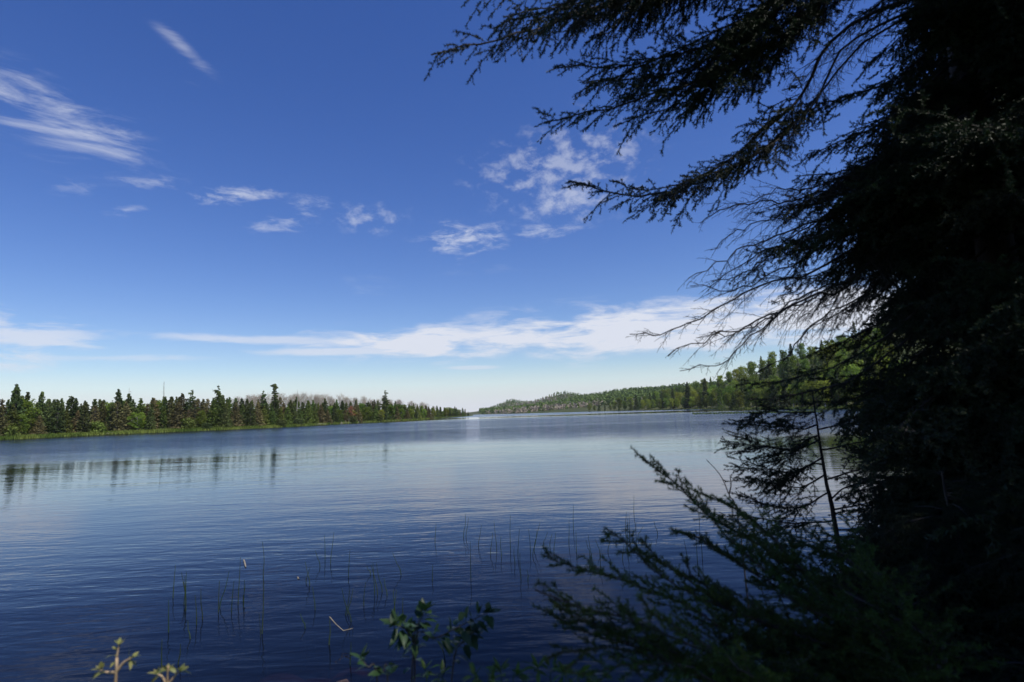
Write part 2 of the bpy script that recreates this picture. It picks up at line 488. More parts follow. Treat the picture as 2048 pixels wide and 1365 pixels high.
# ------------------------------------------------------------------ distant tree kinds (built one metre tall, scaled on placing)
def tri_cards(c, size, aspect=1.0, droop=None):
    """small random leaf-clump faces at the points c"""
    n = len(c)
    a = rng.normal(size=(n, 3)); a /= np.linalg.norm(a, axis=1, keepdims=True)
    b = rng.normal(size=(n, 3)); b -= (a * b).sum(1, keepdims=True) * a; b /= np.linalg.norm(b, axis=1, keepdims=True)
    s = size * rng.uniform(0.6, 1.4, (n, 1))
    V = np.stack([c - a * s * 0.5 - b * s * 0.4 * aspect, c + a * s * 0.6 - b * s * 0.1, c + b * s * 0.6 * aspect - a * s * 0.1, c - a * s * 0.55 + b * s * 0.25], 1)
    return V.reshape(-1, 3), np.arange(n * 4).reshape(-1, 4)


def make_spruce(name, mat, radius, levels, bottom, shape=0.85, gap=0.15, dead_low=False, top_tuft=False):
    """narrow conifer: whorls of drooping branches covered with leaf-sized faces"""
    root = link(name, None)
    T = Acc()
    lean = rng.normal(0, 0.008, 2)
    zs = np.linspace(-0.06, 0.985, 9)
    T.tube(np.stack([lean[0] * zs, lean[1] * zs, zs], 1), 0.016 * (1 - zs * 0.93) + 0.001, 6)
    C = Acc(); pts = []
    thin = rng.uniform(0, 6.28); thin_k = rng.uniform(0.0, 0.25)
    for li in range(levels):
        tz = bottom + (0.99 - bottom) * (li + 0.5) / levels
        rr = radius * ((1 - tz) / (1 - bottom)) ** shape + 0.006
        if tz > 0.9:
            rr *= 0.9
        nb = max(4, int(9 - 4 * tz))
        a0 = rng.uniform(0, 6.28)
        for bi in range(nb):
            if rng.random() < gap:
                continue
            a = a0 + bi * 6.283 / nb + rng.normal(0, 0.2)
            L = rr * rng.uniform(0.6, 1.25) * (1 - thin_k * max(0, math.cos(a - thin)))
            z0 = tz + rng.normal(0, 0.008)
            ns = max(4, int(6 + 80 * L))
            s = np.sqrt(rng.uniform(0.03, 1, ns))
            side = rng.normal(0, 0.17, ns) * L * (1.1 - s * 0.5)
            x = np.cos(a) * L * s - np.sin(a) * side
            y = np.sin(a) * L * s + np.cos(a) * side
            z = z0 - 0.40 * L * s + 0.30 * L * s ** 3 + rng.normal(0, 0.006, ns)
            pts.append(np.stack([x + lean[0] * tz, y + lean[1] * tz, z], 1))
            tip = [np.cos(a) * L * 0.9, np.sin(a) * L * 0.9, z0 - 0.2 * L]
            T.tube([[0, 0, z0], tip], [0.0035, 0.001], 3)
    if dead_low:
        for bi in range(14):
            a = rng.uniform(0, 6.28); z0 = rng.uniform(0.05, bottom + 0.15); L = radius * rng.uniform(0.5, 0.9)
            T.tube([[0, 0, z0], [np.cos(a) * L, np.sin(a) * L, z0 - L * 0.3]], [0.004, 0.001], 3)
    P = np.concatenate(pts)
    V, F = tri_cards(P, 0.034, 0.8)
    C.add(V, None, F)
    zt = np.linspace(0.955, 1.0, 10)[:, None] * [0, 0, 1]
    V, F = tri_cards(zt + rng.normal(0, 0.003, (10, 3)), 0.014)
    C.add(V, None, F)
    T.obj('trunk', M['bark_far'], root); C.obj('crown', mat, root)
    return root


def limb_tree(name, mat, wood, height_frac=0.28, spread=0.30, nblob=22, leaves=110, blob=0.10, size=0.030, flat=0.85, bare=False):
    """broadleaf: forked limbs, leaf clumps at their ends"""
    root = link(name, None)
    T = Acc(); C = Acc()
    zs = np.linspace(-0.05, 0.72, 8); wv = np.cumsum(rng.normal(0, 0.008, (8, 2)), 0)
    stem = np.stack([wv[:, 0], wv[:, 1], zs], 1)
    T.tube(stem, 0.018 * (1 - zs * 1.1) + 0.003, 6)
    for i in range(nblob):
        tz = height_frac + (0.95 - height_frac) * (i + rng.uniform(0, 1)) / nblob
        env = spread * math.sin(math.pi * min(1, max(0.08, (tz - height_frac * 0.75) / (1.03 - height_frac * 0.75)))) ** 0.65
        a = i * 2.4 + rng.normal(0, 0.4); rr = env * rng.uniform(0.25, 0.95)
        c = np.array([math.cos(a) * rr, math.sin(a) * rr, tz])
        zb = max(0.12, tz - 0.12 - rr * 0.6); zb = min(zb, 0.70)
        b0 = np.array([np.interp(zb, zs, wv[:, 0]), np.interp(zb, zs, wv[:, 1]), zb])
        mid = (b0 + c) / 2 + [0, 0, -0.02] + rng.normal(0, 0.01, 3)
        T.tube([b0, mid, c], [0.007, 0.005, 0.002], 4)
        bl = blob * rng.uniform(0.7, 1.25)
        if bare:
            d = rng.normal(0, bl * 0.55, (90, 3)); V, F = tri_cards(c + d, 0.020, 0.35); C.add(V, None, F)
            for q in range(9):
                e = c + rng.normal(0, 1, 3) * bl * 0.8; e[2] += bl * 0.4
                mm = (c + e) / 2 + rng.normal(0, 0.008, 3)
                C.tube([c, mm, e], [0.0022, 0.0016, 0.0008], 3)
                for q2 in range(4):
                    s = c + (e - c) * rng.uniform(0.3, 1)
                    C.tube([s, s + rng.normal(0, 1, 3) * bl * 0.35 + [0, 0, bl * 0.2]], [0.0012, 0.0005], 3)
        else:
            d = rng.normal(size=(leaves, 3)); d /= np.linalg.norm(d, axis=1, keepdims=True)
            d *= bl * rng.uniform(0.35, 1.0, (leaves, 1)) ** 0.5 * [1.1, 1.1, flat]
            d *= (1 + 0.25 * rng.normal(size=(leaves, 1)))
            V, F = tri_cards(c + d, size)
            C.add(V, None, F)
    T.obj('trunk', wood, root); C.obj('crown', mat, root)
    return root


def make_pine(name, mat, width, shape, gap, top):
    """old pine: ragged column of short limbs, some of them long and level, and a flattened tuft on top"""
    root = make_spruce(name, mat, width, 20, 0.08, shape, gap, True)
    crown = [c_ for c_ in root.children if c_.name.startswith('crown')][0]; stem = [c_ for c_ in root.children if c_.name.startswith('trunk')][0]
    C = Acc(); T = Acc()
    old = crown.data; vv = np.zeros(len(old.vertices) * 3, np.float32); old.vertices.foreach_get('co', vv)
    ff = np.zeros(len(old.loops), np.int32); old.loops.foreach_get('vertex_index', ff)
    C.add(vv.reshape(-1, 3), None, ff.reshape(-1, 4))
    limbs = [(0.985 - 0.05 * rng.random(), rng.uniform(0, 6.28), top * rng.uniform(0.3, 1.15)) for _ in range(5 if top > 0.05 else 0)]
    limbs += [(zz_, rng.uniform(0, 6.28), width * rng.uniform(0.6, 1.2) * (1.25 - 0.75 * zz_)) for zz_ in rng.uniform(0.4, 0.93, 9)] + [(rng.uniform(0.3, 0.6), rng.uniform(0, 6.28), width * rng.uniform(0.7, 1.2)) for _ in range(4)]
    for z0, a, L in limbs:
        rise = rng.normal(0.1, 0.25)
        tip = np.array([math.cos(a) * L, math.sin(a) * L, z0 + rise * L]); b0 = np.array([0, 0, z0 - 0.012])
        T.tube([b0, tip], [0.004, 0.0015], 3)
        n = int(26 + 420 * L); s = rng.uniform(0.3, 1.1, n)
        c = b0 + (tip - b0) * s[:, None] + np.stack([rng.normal(0, 0.012 + 0.13 * L, n), rng.normal(0, 0.012 + 0.13 * L, n), rng.normal(0.004, 0.009, n)], 1)
        V, F = tri_cards(c, 0.026); C.add(V, None, F)
    me = C.mesh('crown'); me.materials.append(mat); crown.data = me
    T.obj('limbs', M['bark_far'], root)
    return root


def make_snag(name, mat, stubs):
    root = link(name, None); T = Acc(); S = Acc()
    zs = np.linspace(-0.05, 1, 9); wv = np.cumsum(rng.normal(0, 0.006, (9, 2)), 0)
    T.tube(np.stack([wv[:, 0], wv[:, 1], zs], 1), 0.014 * (1 - zs * 0.9) + 0.0015, 6)
    for i in range(stubs):
        z0 = rng.uniform(0.35, 0.97); a = rng.uniform(0, 6.28); L = rng.uniform(0.03, 0.09) * (1.3 - z0)
        S.tube([[0, 0, z0], [math.cos(a) * L, math.sin(a) * L, z0 - L * 0.2]], [0.003, 0.001], 3)
    T.obj('trunk', mat, root); S.obj('branch_stubs', mat, root)
    return root


PROTO = {}
PROTO['spruce'] = [make_spruce('spruce_tree', M['spruce_dark'], r, lv, bt, sh, g, dl) for r, lv, bt, sh, g, dl in
                   [(0.21, 30, 0.05, 0.8, 0.10, False), (0.18, 32, 0.08, 0.7, 0.16, True), (0.25, 28, 0.03, 0.85, 0.08, False), (0.16, 30, 0.14, 0.6, 0.2, True), (0.20, 30, 0.06, 0.65, 0.12, False), (0.15, 26, 0.10, 0.45, 0.32, True), (0.22, 24, 0.04, 0.55, 0.28, False), (0.12, 34, 0.10, 0.5, 0.22, True)]]
PROTO['brown'] = [make_spruce('spruce_tree', M['spruce_brown'], r, lv, bt, sh, g, True) for r, lv, bt, sh, g in
                  [(0.19, 24, 0.03, 0.5, 0.3), (0.24, 24, 0.02, 0.6, 0.25), (0.26, 28, 0.02, 0.75, 0.14), (0.22, 30, 0.03, 0.65, 0.18), (0.28, 26, 0.02, 0.8, 0.12)]]
PROTO['green'] = [make_spruce('spruce_tree', M['spruce_green'], r, lv, bt, sh, g, False) for r, lv, bt, sh, g in
                  [(0.24, 28, 0.02, 0.85, 0.08), (0.28, 26, 0.02, 0.9, 0.06), (0.19, 30, 0.04, 0.75, 0.1)]]
PROTO['leafy'] = [limb_tree('leafy_tree', M['leaf_green'], M['bark_far'], 0.22, sp_, nb) for sp_, nb in [(0.26, 24), (0.30, 26), (0.22, 22), (0.27, 22)]]
PROTO['lime'] = [limb_tree('leafy_tree', M['leaf_yellow'], M['bark_pale'], 0.2, sp_, nb) for sp_, nb in [(0.28, 22), (0.24, 24), (0.30, 24)]]
PROTO['bush'] = [limb_tree('shore_bush', mm, M['bark_far'], 0.12, 0.55, 18, 90, 0.2, 0.07) for mm in (M['spruce_green'], M['spruce_dark'])]
PROTO['bare'] = [limb_tree('bare_tree', M['twig_pale'], M['bark_pale'], 0.22, 0.32, 26, 0, 0.13, bare=True) for _ in range(3)]
ALL_PROTO = [o for lst in PROTO.values() for o in lst]


def place(proto, x, y, h, name=None, z=None, tilt=0.02, wide=1.0):
    o = copy_tree(proto)
    o.name = name or proto.name.split('.')[0]
    o.location = (x, y, (gz(x, y) if z is None else z))
    o.scale = (h * wide, h * wide, h)
    o.rotation_euler = (rng.normal(0, tilt), rng.normal(0, tilt), rng.uniform(0, 6.28))
    return o


def interp(tab, u):
    a = np.array(tab, float)
    return float(np.interp(u, a[:, 0], a[:, 1]))


# ------------------------------------------------------------------ left bank
LTOP = [(-150, 800), (0, 802), (27, 778), (60, 794), (120, 792), (180, 796), (237, 788), (290, 795), (345, 788), (400, 797), (435, 785), (480, 796), (520, 793), (560, 795), (620, 797), (680, 800), (740, 800), (800, 803), (850, 808), (900, 812), (930, 817), (945, 822)]
MARKS = [(-400, 'the frame edge'), (27, 'the tall pointed spruce'), (322, 'the bare snag'), (548, 'the flat-topped pine'), (770, 'the lone tall pine')]
left_items = []


def bank_point(u, off):
    v = interp(LEFT_SHORE, u)
    p = on_z(u, v)
    d = Vector((p.x, p.y, 0)).normalized()
    q = p + d * off
    return q.x, q.y


def tree_height(x, y, vt, z):
    """real height that reaches the skyline seen in the photograph at this spot"""
    u0 = proj((x, y, z))[0]
    lo, hi = 0.5, 40
    for _ in range(24):
        mid_ = (lo + hi) / 2
        if proj((x, y, z + mid_))[1] > vt:
            lo = mid_
        else:
            hi = mid_
    return lo


def add_left(u, off, kind, vt=None, hscale=1.0, proto=None, name=None, wide=1.0, row='front', special=None, tilt=0.02):
    x, y = bank_point(u, off)
    z = gz(x, y) - 0.05
    vt = vt if vt is not None else interp(LTOP, u)
    h = tree_height(x, y, vt, z) * hscale
    pr = proto if proto is not None else PROTO[kind][rng.integers(len(PROTO[kind]))]
    o = place(pr, x, y, h, name, z, tilt, wide)
    left_items.append([u, row, kind, o, special])
    return o


# front row: reaches down to the sedge at the waterline
u = -60.0
while u < 938:
    dens = np.interp(u, [0, 500, 940], [20, 15, 7.5])
    kk = rng.choice(['brown', 'spruce', 'green', 'leafy', 'lime'], p=[0.46, 0.26, 0.18, 0.07, 0.03] if u < 420 else [0.26, 0.20, 0.32, 0.13, 0.09])
    hs = rng.uniform(0.5, 0.95) if kk in ('brown', 'green', 'spruce') else rng.uniform(0.42, 0.7)
    add_left(u, rng.uniform(3.0, 7.5), kk, hscale=hs, row='front', wide=rng.uniform(1.1, 1.4))
    u += dens * rng.uniform(0.7, 1.3)
# second row, to the skyline
u = -60.0
while u < 936:
    dens = np.interp(u, [0, 500, 940], [13, 11, 7])
    kk = rng.choice(['spruce', 'brown', 'green', 'leafy'], p=[0.62, 0.14, 0.10, 0.14] if u < 420 else [0.42, 0.12, 0.26, 0.20])
    add_left(u, rng.uniform(9, 17), kk, hscale=rng.uniform(0.80, 1.05) * (0.86 if kk == 'leafy' else 1), row='middle', wide=rng.uniform(1.05, 1.4))
    u += dens * rng.uniform(0.7, 1.3)
# back row, filling the gaps between the tops
u = -50.0
while u < 925:
    kk = rng.choice(['spruce', 'green', 'leafy'], p=[0.70, 0.12, 0.18])
    add_left(u, rng.uniform(20, 34), kk, hscale=rng.uniform(0.78, 0.97) * (0.88 if kk == 'leafy' else 1), row='back')
    u += np.interp(u, [0, 900], [19, 11]) * rng.uniform(0.7, 1.3)
# landmark trees
tall = add_left(27, 10, 'spruce', vt=768, proto=PROTO['spruce'][0], special='tallest dark pointed spruce near the left end of the left bank')
add_left(47, 12, 'spruce', vt=785, proto=PROTO['spruce'][4], special='broad dark spruce just right of the tallest pointed spruce on the left bank')
add_left(78, 12, 'spruce', vt=783, proto=PROTO['spruce'][3], special='narrow dark spire spruce on the left bank above the brown spruces')
add_left(237, 9, 'spruce', vt=779, proto=PROTO['spruce'][4], special='big dark shaggy spruce left of the bare snag on the left bank')
pine_a = make_pine('pine_tree', M['pine'], 0.10, 0.42, 0.35, 0.065)
pine_b = make_pine('pine_tree', M['pine'], 0.13, 0.5, 0.35, 0.035)
pine_c = make_pine('pine_tree', M['pine'], 0.14, 0.6, 0.4, 0.03)
ALL_PROTO += [pine_a, pine_b, pine_c]
add_left(548, 8, 'pine', vt=769, proto=pine_a, special='tall flat-topped pine rising above the middle of the left bank', tilt=0)
add_left(770, 9, 'pine', vt=781, proto=pine_b, special='lone tall ragged pine with a dark trunk towards the tip of the left bank', tilt=0)
add_left(437, 11, 'pine', vt=771, proto=pine_c, special='ragged green-topped pine on the left bank between the snag and the flat-topped pine')
add_left(521, 12, 'pine', vt=781, proto=pine_c, special='sparse pine with level limbs just left of the flat-topped pine')
add_left(382, 11, 'pine', vt=780, proto=pine_b, special='bushy-topped pine just right of the bare snag on the left bank')
snag = make_snag('dead_snag', M['bark_far'], 12); snag_p = make_snag('dead_snag', M['bark_pale'], 16)
ALL_PROTO += [snag, snag_p]
add_left(322, 12, 'snag', vt=764, proto=snag, special='bare dark snag poking above the spruces of the left bank')
add_left(258, 14, 'snag', vt=776, proto=snag_p, special='thin leaning dead stem above the big shaggy spruce on the left bank', tilt=0.05)
add_left(592, 6, 'snag', vt=780, proto=snag_p, special='pale dead trunk standing right of the flat-topped pine')
add_left(300, 3.5, 'spruce', vt=808, proto=PROTO['spruce'][2], special='dark full spruce reaching down to the sedge below the bare snag')
add_left(450, 2.5, 'spruce', vt=803, proto=PROTO['spruce'][2], special='deep green broad spruce at the waterline below the ragged green-topped pine')
rust = limb_tree('rusty_tree', M['leaf_rust'], M['bark_far'], 0.1, 0.22, 18, 70, 0.12, 0.035)
ALL_PROTO.append(rust)
add_left(702, 3.5, 'rust', vt=812, proto=rust, special='rust-brown dying tree by the water on the left bank')
for uu, lab in [(412, 'dark round bush overhanging the water below the ragged pine'), (562, 'dark bush at the waterline below the flat-topped pine'), (598, 'large dark bush spilling over the water below the pale dead trunk'), (703, 'low dark bush at the waterline below the rust-brown tree'), (757, 'dark bush at the waterline beside the lone tall pine')]:
    add_left(uu, 1.2, 'bush', vt=interp(LEFT_SHORE, uu) - 15, proto=PROTO['bush'][1], special=lab, wide=1.3)
for uu, lab in [(20, 'bright green bush at the left end of the left bank'), (192, 'bright green bush among brown spruces left of the snag'), (374, 'bright green bush on the sedge strip right of the snag')]:
    add_left(uu, 2.5, 'bush', vt=interp(LEFT_SHORE, uu) - 26, proto=PROTO['bush'][0], special=lab, wide=1.2)

KIND_WORD = {'spruce': ('dark spruce', 'spruce'), 'brown': ('brownish spruce', 'spruce'), 'green': ('fresh green spruce', 'spruce'), 'leafy': ('leafy green tree', 'tree'), 'lime': ('yellow-green leafy tree', 'tree')}
ROWW = {'front': 'waterside row', 'middle': 'second row', 'back': 'rearmost row'}
CATS = {'pine': 'pine', 'snag': 'snag', 'rust': 'tree', 'bush': 'bush'}
left_items.sort(key=lambda q: q[0])
cnt = {}
for uu, row, kind, o, sp_ in left_items:
    if sp_:
        tag(o, sp_, CATS.get(kind, 'spruce'), 'landmark trees of the left bank' if kind != 'bush' else 'bushes along the left waterline')
        continue
    mk = [mm for mm in MARKS if mm[0] <= uu][-1]
    key = (mk[0], row, kind); cnt[key] = cnt.get(key, 0) + 1
    wd, cat = KIND_WORD[kind]
    tag(o, f'{ordinal(cnt[key])} {wd} right of {mk[1]}, {ROWW[row]} of the left bank', cat, f'trees in the {ROWW[row]} of the left bank')

# pale leafless trees on the rise behind the left bank
nb = 0
for uu in np.linspace(465, 862, 62):
    u2 = uu + rng.normal(0, 4)
    Y = np.interp(u2, [470, 860], [330, 520]) + rng.uniform(-12, 40)
    vt = np.interp(u2, [470, 520, 600, 700, 800, 860], [795, 792, 791, 796, 801, 811]) + rng.normal(0, 2.6)
    p = at(u2, vt, Y); z = gz(p.x, p.y)
    o = place(PROTO['bare'][nb % 3], p.x, p.y, max(6.0, min(19.0, p.z - z)), z=min(z, p.z - 6), wide=1.0)
    nb += 1
    tag(o, f'{ordinal(nb)} pale leafless tree from the left on the ridge behind the left bank', 'tree', 'pale leafless trees on the ridge')

# ------------------------------------------------------------------ right bank
RTOP = [(1000, 815), (1100, 806), (1200, 798), (1300, 786), (1360, 772), (1400, 758), (1450, 748), (1500, 722), (1550, 698), (1600, 672), (1660, 655), (1720, 640), (1780, 628), (1900, 610)]
right_items = []


def right_shore(u):
    d = ray(u, 700); d = Vector((d.x, d.y, 0)).normalized()
    if u < 1560:
        return on_z(u, interp(FAR_SHORE, u)), d
    rr = np.linspace(40, 420, 761)
    sdv = lake_sd(np.stack([d.x * rr, d.y * rr], 1))
    i_ = int(np.argmax(sdv > 0))
    return d * float(rr[i_]), d


def add_right(u, off, kind, row, hmin=7, hmax=16, vt=None, hscale=1.0, proto=None, special=None, wide=1.0):
    p, d = right_shore(u); q = p + d * off
    x, y = q.x, q.y
    z = gz(x, y) - 0.1
    vt = vt if vt is not None else interp(RTOP, u)
    h = min(hmax, max(hmin, tree_height(x, y, vt, z) * hscale))
    pr = proto if proto is not None else PROTO[kind][rng.integers(len(PROTO[kind]))]
    o = place(pr, x, y, h, None, z, 0.02, wide)
    right_items.append([u, row, kind, o, special])


for row, off0, off1, step, hs in [('front', 2, 8, 15, (0.45, 0.8)), ('middle', 14, 30, 15, (0.8, 1.0)), ('back', 45, 80, 17, (0.9, 1.0)), ('upper', 95, 140, 19, (0.9, 1.0)), ('crest', 150, 210, 19, (0.9, 1.0))]:
    u = {'front': 1180.0, 'middle': 1240.0}.get(row, 1300.0)
    end = {'front': 1800, 'middle': 1800, 'back': 1790, 'upper': 1780, 'crest': 1780}[row]
    u = 1440.0 if row == 'crest' else u
    while u < end:
        kk = rng.choice(['leafy', 'lime', 'spruce', 'green'], p=[0.44, 0.34, 0.12, 0.10] if u > 1350 else [0.26, 0.10, 0.34, 0.30])
        far = np.interp(u, [1000, 1350, 1500], [0.55, 0.75, 1.0])
        add_right(u, rng.uniform(off0, off1), kk, row, hmin=7, hmax=(11 if row == 'front' else 15) + (3 if kk == 'spruce' else 0), hscale=rng.uniform(*hs))
        u += step * far * rng.uniform(0.7, 1.3)
add_right(1540, 60, 'spruce', 'back', hmax=24, vt=674, proto=PROTO['spruce'][1], special='tall thin spruce spire on the skyline of the right hillside')
add_right(1577, 60, 'spruce', 'back', hmax=24, vt=681, proto=PROTO['spruce'][0], special='dark spruce on the right skyline just right of the thin spire')
add_right(1378, 5, 'spruce', 'front', hmax=24, vt=750, proto=PROTO['spruce'][1], special='tall dark spruce standing alone above the far part of the right bank')
add_right(1413, 9, 'spruce', 'front', hmax=24, vt=747, proto=PROTO['spruce'][3], special='slim spruce rising beside the round leafy crowns of the right bank')
RW = {'front': 'waterside row', 'middle': 'second row', 'back': 'third row', 'upper': 'fourth row', 'crest': 'crest row'}
right_items.sort(key=lambda q: q[0]); cnt = {}
for uu, row, kind, o, sp_ in right_items:
    if sp_:
        tag(o, sp_, 'spruce', 'landmark spruces of the right bank'); continue
    cnt[(row, kind)] = cnt.get((row, kind), 0) + 1
    wd, cat = KIND_WORD[kind]
    tag(o, f'{ordinal(cnt[(row, kind)])} {wd} from the far end, {RW[row]} of the right bank', cat, f'trees in the {RW[row]} of the right bank')
# leaning pale trunks and driftwood along the right and left shores
def log(name, p0, p1, r, mat, label, cat='log', group=None):
    A = Acc(); p0 = np.array(p0); p1 = np.array(p1); s = np.linspace(0, 1, 6)[:, None]
    L = np.linalg.norm(p1 - p0)
    P = p0 + (p1 - p0) * s + rng.normal(0, L * 0.012, (6, 3)); o_ = P[0].copy()
    A.tube(P - o_, np.linspace(r, r * 0.35, 6), 7)
    for q in range(4):
        c = P[1 + q % 4] - o_; e = c + rng.normal(0, L * 0.07, 3); A.tube([c, e], [r * 0.3, r * 0.1], 4)
    o = A.obj(name, mat); o.location = o_
    return tag(o, label, cat, group)


for i, (u0, v0, u1, v1, lab) in enumerate([(1430, 818, 1421, 786, 'pale birch trunk leaning left over the right shore'), (1452, 818, 1438, 803, 'short pale dead trunk leaning at the right shore'), (1486, 817, 1470, 800, 'grey dead trunk leaning below the leafy trees of the right bank')]):
    p0 = on_z(u0, v0); p0 = p0 + Vector((p0.x, p0.y, 0)).normalized() * 1.0
    p1 = at(u1, v1, p0.y - 2); p0.z = gz(p0.x, p0.y)
    log('leaning_trunk', p0, p1, 0.16, M['bark_pale'], lab, 'trunk', 'leaning dead trunks on the right shore')
for i, (u0, u1, lab) in enumerate([(680, 700, 'pale driftwood log at the waterline left of the rust-brown tree'), (716, 740, 'weathered log at the waterline right of the rust-brown tree'), (630, 650, 'grey log at the water below the pale dead trunk'), (212, 236, 'short pale log on the sedge below the big shaggy spruce'), (775, 800, 'pale log at the waterline right of the lone tall pine')]):
    a = on_z(u0, interp(LEFT_SHORE, u0)); b_ = on_z(u1, interp(LEFT_SHORE, u1))
    log('driftwood_log', (a.x, a.y, 0.22), (b_.x, b_.y + 1.0, 0.35), 0.16, M['driftwood'], lab, 'log', 'logs along the left waterline')

# ------------------------------------------------------------------ far hills: one mass of small trees
PTS = []
tries = 0
while len(PTS) < 9000 and tries < 60000:
    tries += 1
    uu = rng.uniform(955, 1600); Y = 900 * (2600 / 900) ** rng.random()
    x = (uu - 1024) / FPX * Y; PTS.append((x, Y))
PTS = np.array(PTS)
dd_ = lake_sd(PTS); zz = ground_z(PTS)
ok = (dd_ > 3); PTS = PTS[ok]; zz = zz[ok]
tone = np.sin(PTS[:, 0] * 0.012 + 1.0) + np.sin(PTS[:, 1] * 0.0075 + PTS[:, 0] * 0.006) + rng.normal(0, 0.5, len(PTS))
def mini_trees(P, Z, h0, h1, wide, k=5, cone=True):
    A = Acc()
    n = len(P); h = rng.uniform(h0, h1, n)
    nc = 15
    for i in range(n):
        s = rng.random(nc) ** (1.5 if cone else 0.9)
        rr = wide * h[i] * ((1 - s) ** 0.8 if cone else np.sin(np.pi * np.clip(s * 0.85 + 0.12, 0, 1))) * rng.uniform(0.5, 1.05, nc)
        a = rng.uniform(0, 6.283, nc)
        c = np.stack([P[i, 0] + rr * np.cos(a), P[i, 1] + rr * np.sin(a), Z[i] + h[i] * (0.06 + 0.92 * s)], 1)
        V, F = tri_cards(c, h[i] * (0.28 if cone else 0.30)); A.add(V, None, F)
    return A
sel = tone > 1.5
fo = mini_trees(PTS[~sel], zz[~sel], 6, 11, 0.34).obj('far_forest', M['spruce_green'])
fo['kind'] = 'stuff'; tag(fo, 'distant dark green forest covering the far hills beyond the lake', 'forest')
fo2 = mini_trees(PTS[sel], zz[sel], 5, 8, 0.5, cone=False).obj('far_bare_woods', M['twig_pale'])
fo2['kind'] = 'stuff'; tag(fo2, 'pale leafless woods in patches on the far hills', 'forest')

# ------------------------------------------------------------------ sedge along the shores
def blades(P, h0, h1, w, n_per, spread):
    P = np.repeat(P, n_per, 0); n = len(P)
    xy = P[:, :2] + rng.normal(0, spread, (n, 2))
    z = ground_z(xy); z = np.maximum(z, -0.05)
    h = rng.uniform(h0, h1, n); a = rng.uniform(0, 6.283, n); ln = rng.normal(0, 0.3, (n, 2)) * h[:, None]
    wv = np.stack([np.cos(a), np.sin(a)], 1) * w * rng.uniform(0.6, 1.3, (n, 1))
    V = np.zeros((n, 4, 3))
    V[:, 0, :2] = xy - wv; V[:, 1, :2] = xy + wv; V[:, 0, 2] = V[:, 1, 2] = z - 0.02
    V[:, 2, :2] = xy + wv * 0.5 + ln * 0.55; V[:, 2, 2] = z + h * 0.7
    V[:, 3, :2] = xy + ln; V[:, 3, 2] = z + h
    F = np.array([[0, 1, 2], [0, 2, 3]])[None] + (np.arange(n) * 4)[:, None, None]
    return V.reshape(-1, 3), F.reshape(-1, 3)


A = Acc()
P = []
for uu in np.arange(-120, 945, 0.55):
    x, y = bank_point(uu, 0)
    for q in range(3 if uu < 600 else 2):
        off = rng.uniform(0.1, 3.6); P.append((x + (-x / math.hypot(x, y)) * -off * 0.6, y + off, 0))
V, F = blades(np.array(P), 0.35, 0.95, 0.10, 7, 0.5); A.add(V, F)
sedge = A.obj('shore_sedge', M['grass']); sedge['kind'] = 'stuff'
tag(sedge, 'bright green sedge strip along the left waterline', 'grass')
A = Acc(); P = []
for uu in np.arange(1000, 1800, 0.8):
    p, _ = right_shore(uu); P.append((p.x, p.y + rng.uniform(0, 2.5), 0))
V, F = blades(np.array(P), 0.4, 1.0, 0.12, 5, 0.6); A.add(V, F)
s2 = A.obj('shore_grass', M['grass']); s2['kind'] = 'stuff'; tag(s2, 'thin line of pale green grass along the right waterline', 'grass')
# low weed bed standing in the water off the right shore
A = Acc(); P = []
for q in range(1500):
    s = rng.random(); uu = 1385 + 260 * s; vv = 827.5 - 4.5 * s + rng.normal(0, 0.5) + (1.5 if rng.random() < .3 else 0)
    p = on_z(uu, vv); P.append((p.x, p.y, 0))
P = np.array(P)
n = len(P); h = rng.uniform(0.10, 0.35, n); a = rng.uniform(0, 6.28, n)
V = np.zeros((n, 3, 3)); wv = np.stack([np.cos(a), np.sin(a)], 1) * 0.22
V[:, 0, :2] = P[:, :2] - wv; V[:, 1, :2] = P[:, :2] + wv; V[:, 2, :2] = P[:, :2] + wv * 0.4; V[:, :2, 2] = -0.05; V[:, 2, 2] = h
A.add(V.reshape(-1, 3), np.arange(n * 3).reshape(-1, 3))
wb = A.obj('weed_bed', M['spruce_dark']); wb['kind'] = 'stuff'; tag(wb, 'thin dark bed of water weeds off the right shore', 'weeds')

# ------------------------------------------------------------------ near conifers
def unit(v):
    v = np.asarray(v, float); return v / (np.linalg.norm(v) + 1e-12)


def smooth_path(cp, n):
    """Catmull-Rom through the control points"""
    cp = np.array([list(c) for c in cp], float)
    cp = np.vstack([2 * cp[0] - cp[1], cp, 2 * cp[-1] - cp[-2]])
    out = []
    segs = len(cp) - 3
    for t in np.linspace(0, segs - 1e-6, n):
        i = int(t); f = t - i
        p0, p1, p2, p3 = cp[i:i + 4]
        out.append(0.5 * (2 * p1 + (p2 - p0) * f + (2 * p0 - 5 * p1 + 4 * p2 - p3) * f * f + (3 * p1 - p0 - 3 * p2 + p3) * f ** 3))
    return np.array(out)


